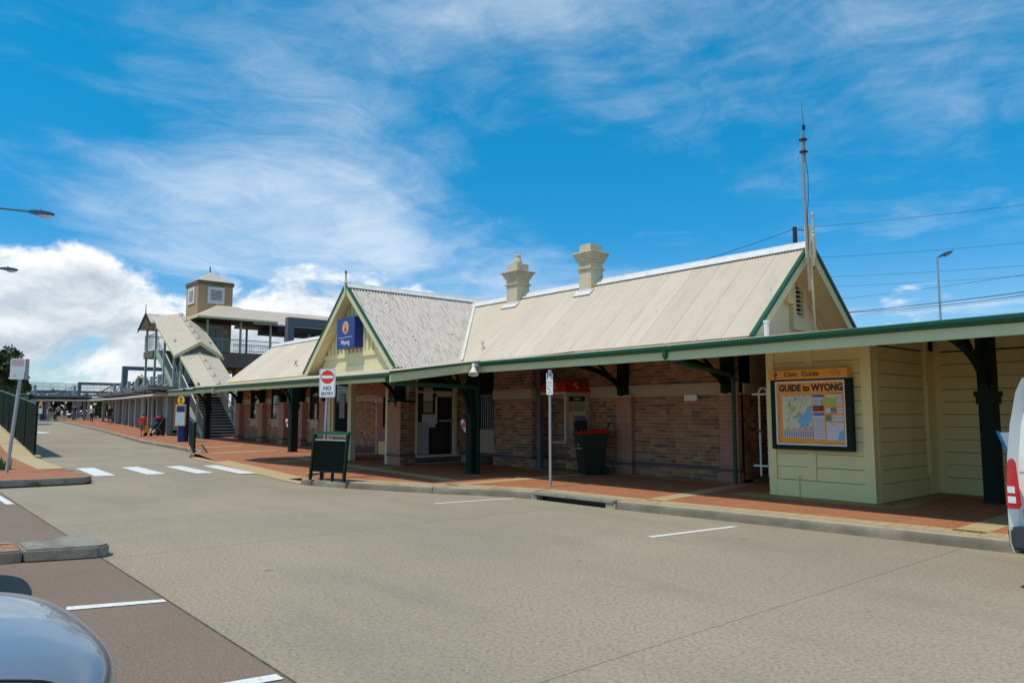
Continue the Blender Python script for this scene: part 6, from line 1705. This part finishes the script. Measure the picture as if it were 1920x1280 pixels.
# ------------------------------------------------------------------ lamps, wires
def street_lamp(head, pole_base, pole_top, label, arm_pts):
    s_ = thing('street_lamp', label, 'street lamp', tuple(pole_base))
    part('pole', MB().tube([pole_base, pole_top], [.09, .06], 10), M['steel'], s_)
    part('arm', MB().tube(arm_pts, .04, 8), M['steel_dk'], s_)
    h_ = Vector(head); d = (Vector(arm_pts[-1]) - Vector(arm_pts[-2])).normalized(); sd = Vector((-d.y, d.x, 0)).normalized()
    m = MB(); rows = []
    for t_, w_, zt, zl in ((0, .06, .06, -.05), (.2, .13, .10, -.07), (.45, .17, .11, -.09), (.7, .15, .09, -.08), (.92, .05, .03, -.04)):
        c_ = h_ + d * t_
        rows.append([c_ - sd * w_ + Vector((0, 0, zl)), c_ + sd * w_ + Vector((0, 0, zl)), c_ + sd * w_ * .8 + Vector((0, 0, zt * .6)), c_ + Vector((0, 0, zt)), c_ - sd * w_ * .8 + Vector((0, 0, zt * .6))])
    n_ = 5; m.add([p for r_ in rows for p in r_], [(i * n_ + k_, i * n_ + (k_ + 1) % n_, (i + 1) * n_ + (k_ + 1) % n_, (i + 1) * n_ + k_) for i in range(4) for k_ in range(n_)] + [tuple(range(5))[::-1], tuple(range(20, 25))])
    hd = part('lamp_head', m, mat('lamp_head_blue', (.03, .06, .13), .35), s_)
    m = MB(); rows = []
    for t_, w_, zl in ((.38, .13, -.16), (.6, .14, -.18), (.84, .09, -.12)):
        c_ = h_ + d * t_; rows.append([c_ - sd * w_ + Vector((0, 0, -.07)), c_ + sd * w_ + Vector((0, 0, -.07)), c_ + sd * w_ * .7 + Vector((0, 0, zl)), c_ - sd * w_ * .7 + Vector((0, 0, zl))])
    m.add([p for r_ in rows for p in r_], [(i * 4 + k_, i * 4 + (k_ + 1) % 4, (i + 1) * 4 + (k_ + 1) % 4, (i + 1) * 4 + k_) for i in range(2) for k_ in range(4)] + [(3, 2, 1, 0), (8, 9, 10, 11)])
    part('lens', m, M['lens'], hd)
    part('photocell', MB().tube([h_ + d * .4 + Vector((0, 0, .1)), h_ + d * .4 + Vector((0, 0, .17))], .035, 8), M['steel'], hd)


h1 = Vector((-35.0, 4.15, 9.72))
street_lamp(h1, (-36.0, 1.6, .5), (-36.0, 1.6, 9.0), 'nearer street lamp head on a long arm over the road', [(-36, 1.6, 9.0), (-35.9, 2.0, 9.55), (-35.65, 2.6, 9.80), (-35.0, 4.15, 9.73)])
h2 = Vector((-51.2, 4.85, 9.92))
street_lamp(h2, (-52.2, 2.3, .6), (-52.2, 2.3, 9.2), 'farther street lamp head on a long arm, lower in the sky', [(-52.2, 2.3, 9.2), (-52.1, 2.7, 9.75), (-51.9, 3.3, 9.98), (-51.2, 4.85, 9.92)])
lb, ltp = at(1766, 640, 45), at(1757, 478, 45)
lb.z = 0; ltp.x, ltp.y = lb.x, lb.y
hd_ = ltp + rt * .12
street_lamp(hd_, lb, ltp, 'slim station lamp post rising beyond the awning under the wires', [ltp - rt * .02 + Vector((0, 0, -.08)), hd_ + Vector((0, 0, -.02))])

pt = at(1490, 426, 42)
up_ = thing('power_pole', 'dark timber power pole top just behind the roof ridge', 'pole', (pt.x, pt.y, 0))
part('pole', MB().tube([(pt.x, pt.y, 0), (pt.x, pt.y, pt.z)], [.16, .12], 10), M['timber'], up_)
part('insulator', MB().tube([(pt.x + .1, pt.y + .12, pt.z - .15), (pt.x + .45, pt.y + .52, pt.z - .18)], .03, 6).tube([(pt.x + .45, pt.y + .52, pt.z - .18), (pt.x + .36, pt.y + .42, pt.z - .9)], .015, 6), M['timber'], up_)


def wire(p0, p1, sag, r_, label, group='overhead wires above the awning'):
    p0, p1 = Vector(p0), Vector(p1); path = []
    for i in range(17):
        t_ = i / 16; p = p0.lerp(p1, t_); p.z -= sag * 4 * t_ * (1 - t_); path.append(p)
    return part('overhead_wire', MB().tube(path, r_, 5), M['timber'], None, label=label, cat='wire', group=group)


def lineto(px0, py0, d0, px1, py1, d1, sag, r_, label):
    """wire seen through two surveyed points, carried on past both"""
    a, b = at(px0, py0, d0), at(px1, py1, d1)
    wire(a + (a - b) * .02, b + (b - a) * .25, sag, r_, label)


wire(pt - Vector((0, 0, .1)), at(1130, 535, 60), .3, .016, 'thin wire sagging from the timber pole down behind the ridge')
lineto(1490, 428, 42, 1920, 381, 36, .12, .009, 'highest thin wire running from the timber pole')
lineto(1545, 482, 48, 1920, 453, 42, .1, .009, 'second wire from the top above the lamp post head')
lineto(1550, 519, 50, 1920, 496, 44, .1, .009, 'third wire from the top, crossing the lamp post')
lineto(1560, 537, 52, 1920, 515, 46, .1, .009, 'fourth wire from the top, crossing the lamp post')
lineto(1570, 561, 54, 1920, 513, 40, .1, .010, 'faint steeper wire crossing the fourth one')
lineto(1590, 585, 50, 1920, 545, 40, .1, .022, 'thick twisted cable, upper strand above the awning')
lineto(1590, 586, 50, 1920, 549, 40, .2, .02, 'thick twisted cable, lower strand above the awning')
lineto(1590, 591, 50, 1920, 554, 40, .15, .009, 'lowest thin wire under the twisted cable')

# ------------------------------------------------------------------ people
def person(loc, rz, h, label, shirt, lower, hairc=(.03, .02, .015), long_lower=False, step=0.0, bag=None, arms=.12, female=False, cap=None, skinc=None, group=None):
    k_ = h / 1.75
    t_ = thing('person', label, 'person', loc, rz, group)
    J = {}; V = []; E_ = []; Rr = []
    def jv(nm, p, r_, par=None):
        J[nm] = len(V); V.append(Vector(p) * k_); Rr.append(r_ * k_)
        if par: E_.append((J[par], J[nm]))
    jv('pelvis', (0, 0, .93), .145)
    jv('waist', (0, 0, 1.08), .125 if not female else .11, 'pelvis'); jv('chest', (0, -.01, 1.28), .15, 'waist'); jv('collar', (0, 0, 1.42), .10, 'chest')
    jv('neck', (0, -.01, 1.50), .05, 'collar'); jv('chin', (0, -.02, 1.56), .062, 'neck'); jv('head', (0, -.01, 1.66), .088, 'chin'); jv('crown', (0, 0, 1.725), .06, 'head')
    for s_, nm in ((-1, 'l'), (1, 'r')):
        ph_ = step * s_
        jv('sh' + nm, (s_ * .185, 0, 1.40), .062, 'collar')
        jv('el' + nm, (s_ * (.205 + arms * .25), .03 + .10 * ph_, 1.12), .043, 'sh' + nm)
        jv('wr' + nm, (s_ * (.205 + arms * .25), -.06 + .22 * ph_, .88), .030, 'el' + nm)
        jv('pa' + nm, (s_ * (.205 + arms * .25), -.08 + .24 * ph_, .81), .034, 'wr' + nm)
        for q, (ox, oy, ln) in enumerate(((0, -.035, .075), (0, -.012, .085), (0, .012, .08), (0, .033, .065))):
            jv('f%d' % q + nm, (s_ * (.205 + arms * .25), -.08 + oy + .24 * ph_, .78 - ln), .009, 'pa' + nm)
        jv('th' + nm, (s_ * (.18 + arms * .25), -.115 + .24 * ph_, .775), .010, 'pa' + nm)
        jv('hi' + nm, (s_ * .095, 0, .88), .092, 'pelvis')
        jv('kn' + nm, (s_ * .10, -.02 - .16 * ph_, .50), .062, 'hi' + nm)
        jv('an' + nm, (s_ * .10, .02 - .26 * ph_, .10 + (.03 if ph_ < 0 else 0)), .042, 'kn' + nm)
        jv('to' + nm, (s_ * .115, -.14 - .26 * ph_, .045 + (.0 if ph_ < 0 else 0)), .038, 'an' + nm)
    me = bpy.data.meshes.new('skeleton'); me.from_pydata(V, E_, [])
    o = bpy.data.objects.new('skeleton', me); C.objects.link(o)
    sk = o.modifiers.new('skin', 'SKIN'); sk.use_smooth_shade = True
    ss = o.modifiers.new('sub', 'SUBSURF'); ss.levels = 1; ss.render_levels = 1
    for i, d in enumerate(me.skin_vertices[0].data): d.radius = (Rr[i], Rr[i]); d.use_root = (i == 0)
    # flatter trunk and head
    for nm, (a, b) in {'pelvis': (.15, .11), 'waist': (.135, .10), 'chest': (.17, .115), 'head': (.078, .095)}.items():
        me.skin_vertices[0].data[J[nm]].radius = (a * k_, b * k_)
    bpy.context.view_layer.update()
    ev = bpy.data.meshes.new_from_object(o.evaluated_get(bpy.context.evaluated_depsgraph_get()))
    bpy.data.objects.remove(o)
    ev.name = 'body'
    skm = mat('skin_tone', skinc, .6) if skinc else M['skin']
    ev.materials.clear(); ev.materials.append(skm)
    b_ = bpy.data.objects.new('body', ev); C.objects.link(b_); b_.parent = t_
    def shell(nm, test, d, material):
        keep = [p for p in ev.polygons if test(p.center / k_)]
        if not keep: return
        ids = {}; vs = []; fs = []
        for p in keep:
            f_ = []
            for vi in p.vertices:
                if vi not in ids: ids[vi] = len(vs); vs.append(ev.vertices[vi].co + ev.vertices[vi].normal * d * k_)
                f_.append(ids[vi])
            fs.append(tuple(f_))
        m = MB(); m.v = [tuple(v_) for v_ in vs]; m.f = fs
        part(nm, m, material, t_, local=True, smooth=True)
    arm_x = .20
    shell('shirt', lambda c: c.z > .90 and c.z < 1.46 and (abs(c.x) < .19 or c.z > 1.18), .014, mat('shirt_cloth', shirt, .85))
    zl = .14 if long_lower else .52
    shell('trousers' if long_lower else 'shorts', lambda c: zl < c.z < .96 and abs(c.x) < .205, .016, mat('lower_cloth', lower, .85))
    shell('shoes', lambda c: c.z < .115, .010, M['dgrey'])
    shell('hair', lambda c: c.z > 1.60 and (c.y > -.03 or c.z > 1.70) and abs(c.x) < .2, .016, mat('hair_tone', hairc, .7))
    for s_ in (-1, 1):
        part('eye', MB().blob((s_ * .03 * k_, -.098 * k_, 1.655 * k_), .011 * k_, .006 * k_, .007 * k_, 6, 4), M['signb'], t_, local=True)
        part('ear', MB().blob((s_ * .082 * k_, .0, 1.64 * k_), .012 * k_, .022 * k_, .032 * k_, 6, 4), skm, t_, local=True)
    part('nose', MB().blob((0, -.112 * k_, 1.625 * k_), .014 * k_, .018 * k_, .024 * k_, 6, 4), skm, t_, local=True)
    part('mouth', MB().blob((0, -.098 * k_, 1.585 * k_), .025 * k_, .006 * k_, .006 * k_, 6, 4), M['maroon'], t_, local=True)
    if bag: part('backpack', MB().box(-.15 * k_, .15 * k_, .10 * k_, .26 * k_, 1.0 * k_, 1.42 * k_), mat('bag_cloth', bag, .8), t_, local=True, bevel=.04)
    return t_


fac = lambda dx_, dy_: math.atan2(dy_, dx_) + math.pi / 2     # rotation so that local -y looks along (dx, dy)
person((-73.9, 15.8, .61), fac(.98, -.2), 1.74, 'man in a black t-shirt and dark shorts walking along the red path', (.012, .012, .016), (.03, .032, .03), step=.8)
person((-43.8, 11.0, .345), fac(-.9, .45), 1.27, 'small child in a red singlet facing a pushchair', (.62, .03, .012), (.16, .12, .13), step=.3, skinc=(.5, .27, .18))
person((-86.8, 16.9, .72), fac(.9, -.4), 1.66, 'woman in a pale top and long dark trousers under the shelter', (.45, .44, .42), (.02, .018, .02), long_lower=True, step=.25, female=True)
GP = 'waiting group by the far information column'
person((-96.9, 17.1, .82), fac(.9, -.4), 1.78, 'man in a dark red shirt and blue jeans standing under the far shelter', (.07, .02, .025), (.06, .09, .16), long_lower=True, group=GP)
person((-97.2, 16.2, .82), fac(-.9, .4), 1.72, 'person in a dark blue top seen from behind in the far group', (.03, .04, .07), (.10, .10, .07), bag=None, step=.4, group=GP)
person((-97.5, 15.6, .82), fac(-1, .1), 1.75, 'person in a grey shirt and black shorts in the far group', (.22, .23, .26), (.015, .015, .02), step=.6, bag=(.25, .25, .27), group=GP)
person((-97.8, 14.85, .82), fac(-1, .1), 1.75, 'walker with a dark backpack and pale trousers by the far blue column', (.25, .27, .27), (.40, .34, .26), long_lower=True, bag=(.03, .025, .03), group=GP)
sc_case = part('suitcase', MB().box(-97.9, -97.4, 15.15, 15.4, .9, 1.6), M['dgrey'], None, label='dark upright suitcase beside the walker with the backpack', cat='suitcase')

# pushchair
pc = thing('pushchair', 'dark pushchair loaded with bags beside the child in red', 'pushchair', (-45.0, 11.9, .35), R(20))
part('seat', MB().hexa([(-.22, -.2, .45), (.22, -.2, .45), (.22, .25, .40), (-.22, .25, .40), (-.22, -.15, .55), (.22, -.15, .55), (.22, .38, 1.0), (-.22, .38, 1.0)]), M['signb'], pc, local=True, bevel=.03)
part('hood', MB().blob((0, .3, 1.0), .25, .25, .14, 10, 6), M['maroon'], pc, local=True)
for s_ in (-1, 1):
    part('frame_tube', MB().tube([(s_ * .22, -.35, .12), (s_ * .22, .1, .5), (s_ * .22, .45, 1.1)], .015, 6).tube([(s_ * .22, .4, .12), (s_ * .22, 0, .5)], .015, 6), M['steel'], pc, local=True)
    for y_ in (-.35, .4): part('wheel', MB().disc((s_ * .24, y_, .1), .10, (0, 1, 0), (0, 0, 1), .04, 14), M['rubber'], pc, local=True)
part('handle', MB().tube([(-.22, .45, 1.1), (.22, .45, 1.1)], .018, 6), M['rubber'], pc, local=True)
part('shopping_bag', MB().box(-.3, -.05, -.5, -.25, .2, .55), M['gold'], pc, local=True, bevel=.03)
bn2 = thing('litter_bin', 'dark litter bin with a maroon lid under the nearest shelter', 'bin', (-46.6, 12.6, .36))
part('body', MB().lathe([(.26, 0), (.30, .9)], (-46.6, 12.6, .36), 4, True), M['bin'], bn2)
part('lid', MB().box(-46.95, -46.25, 12.25, 12.95, 1.26, 1.34), M['maroon'], bn2)
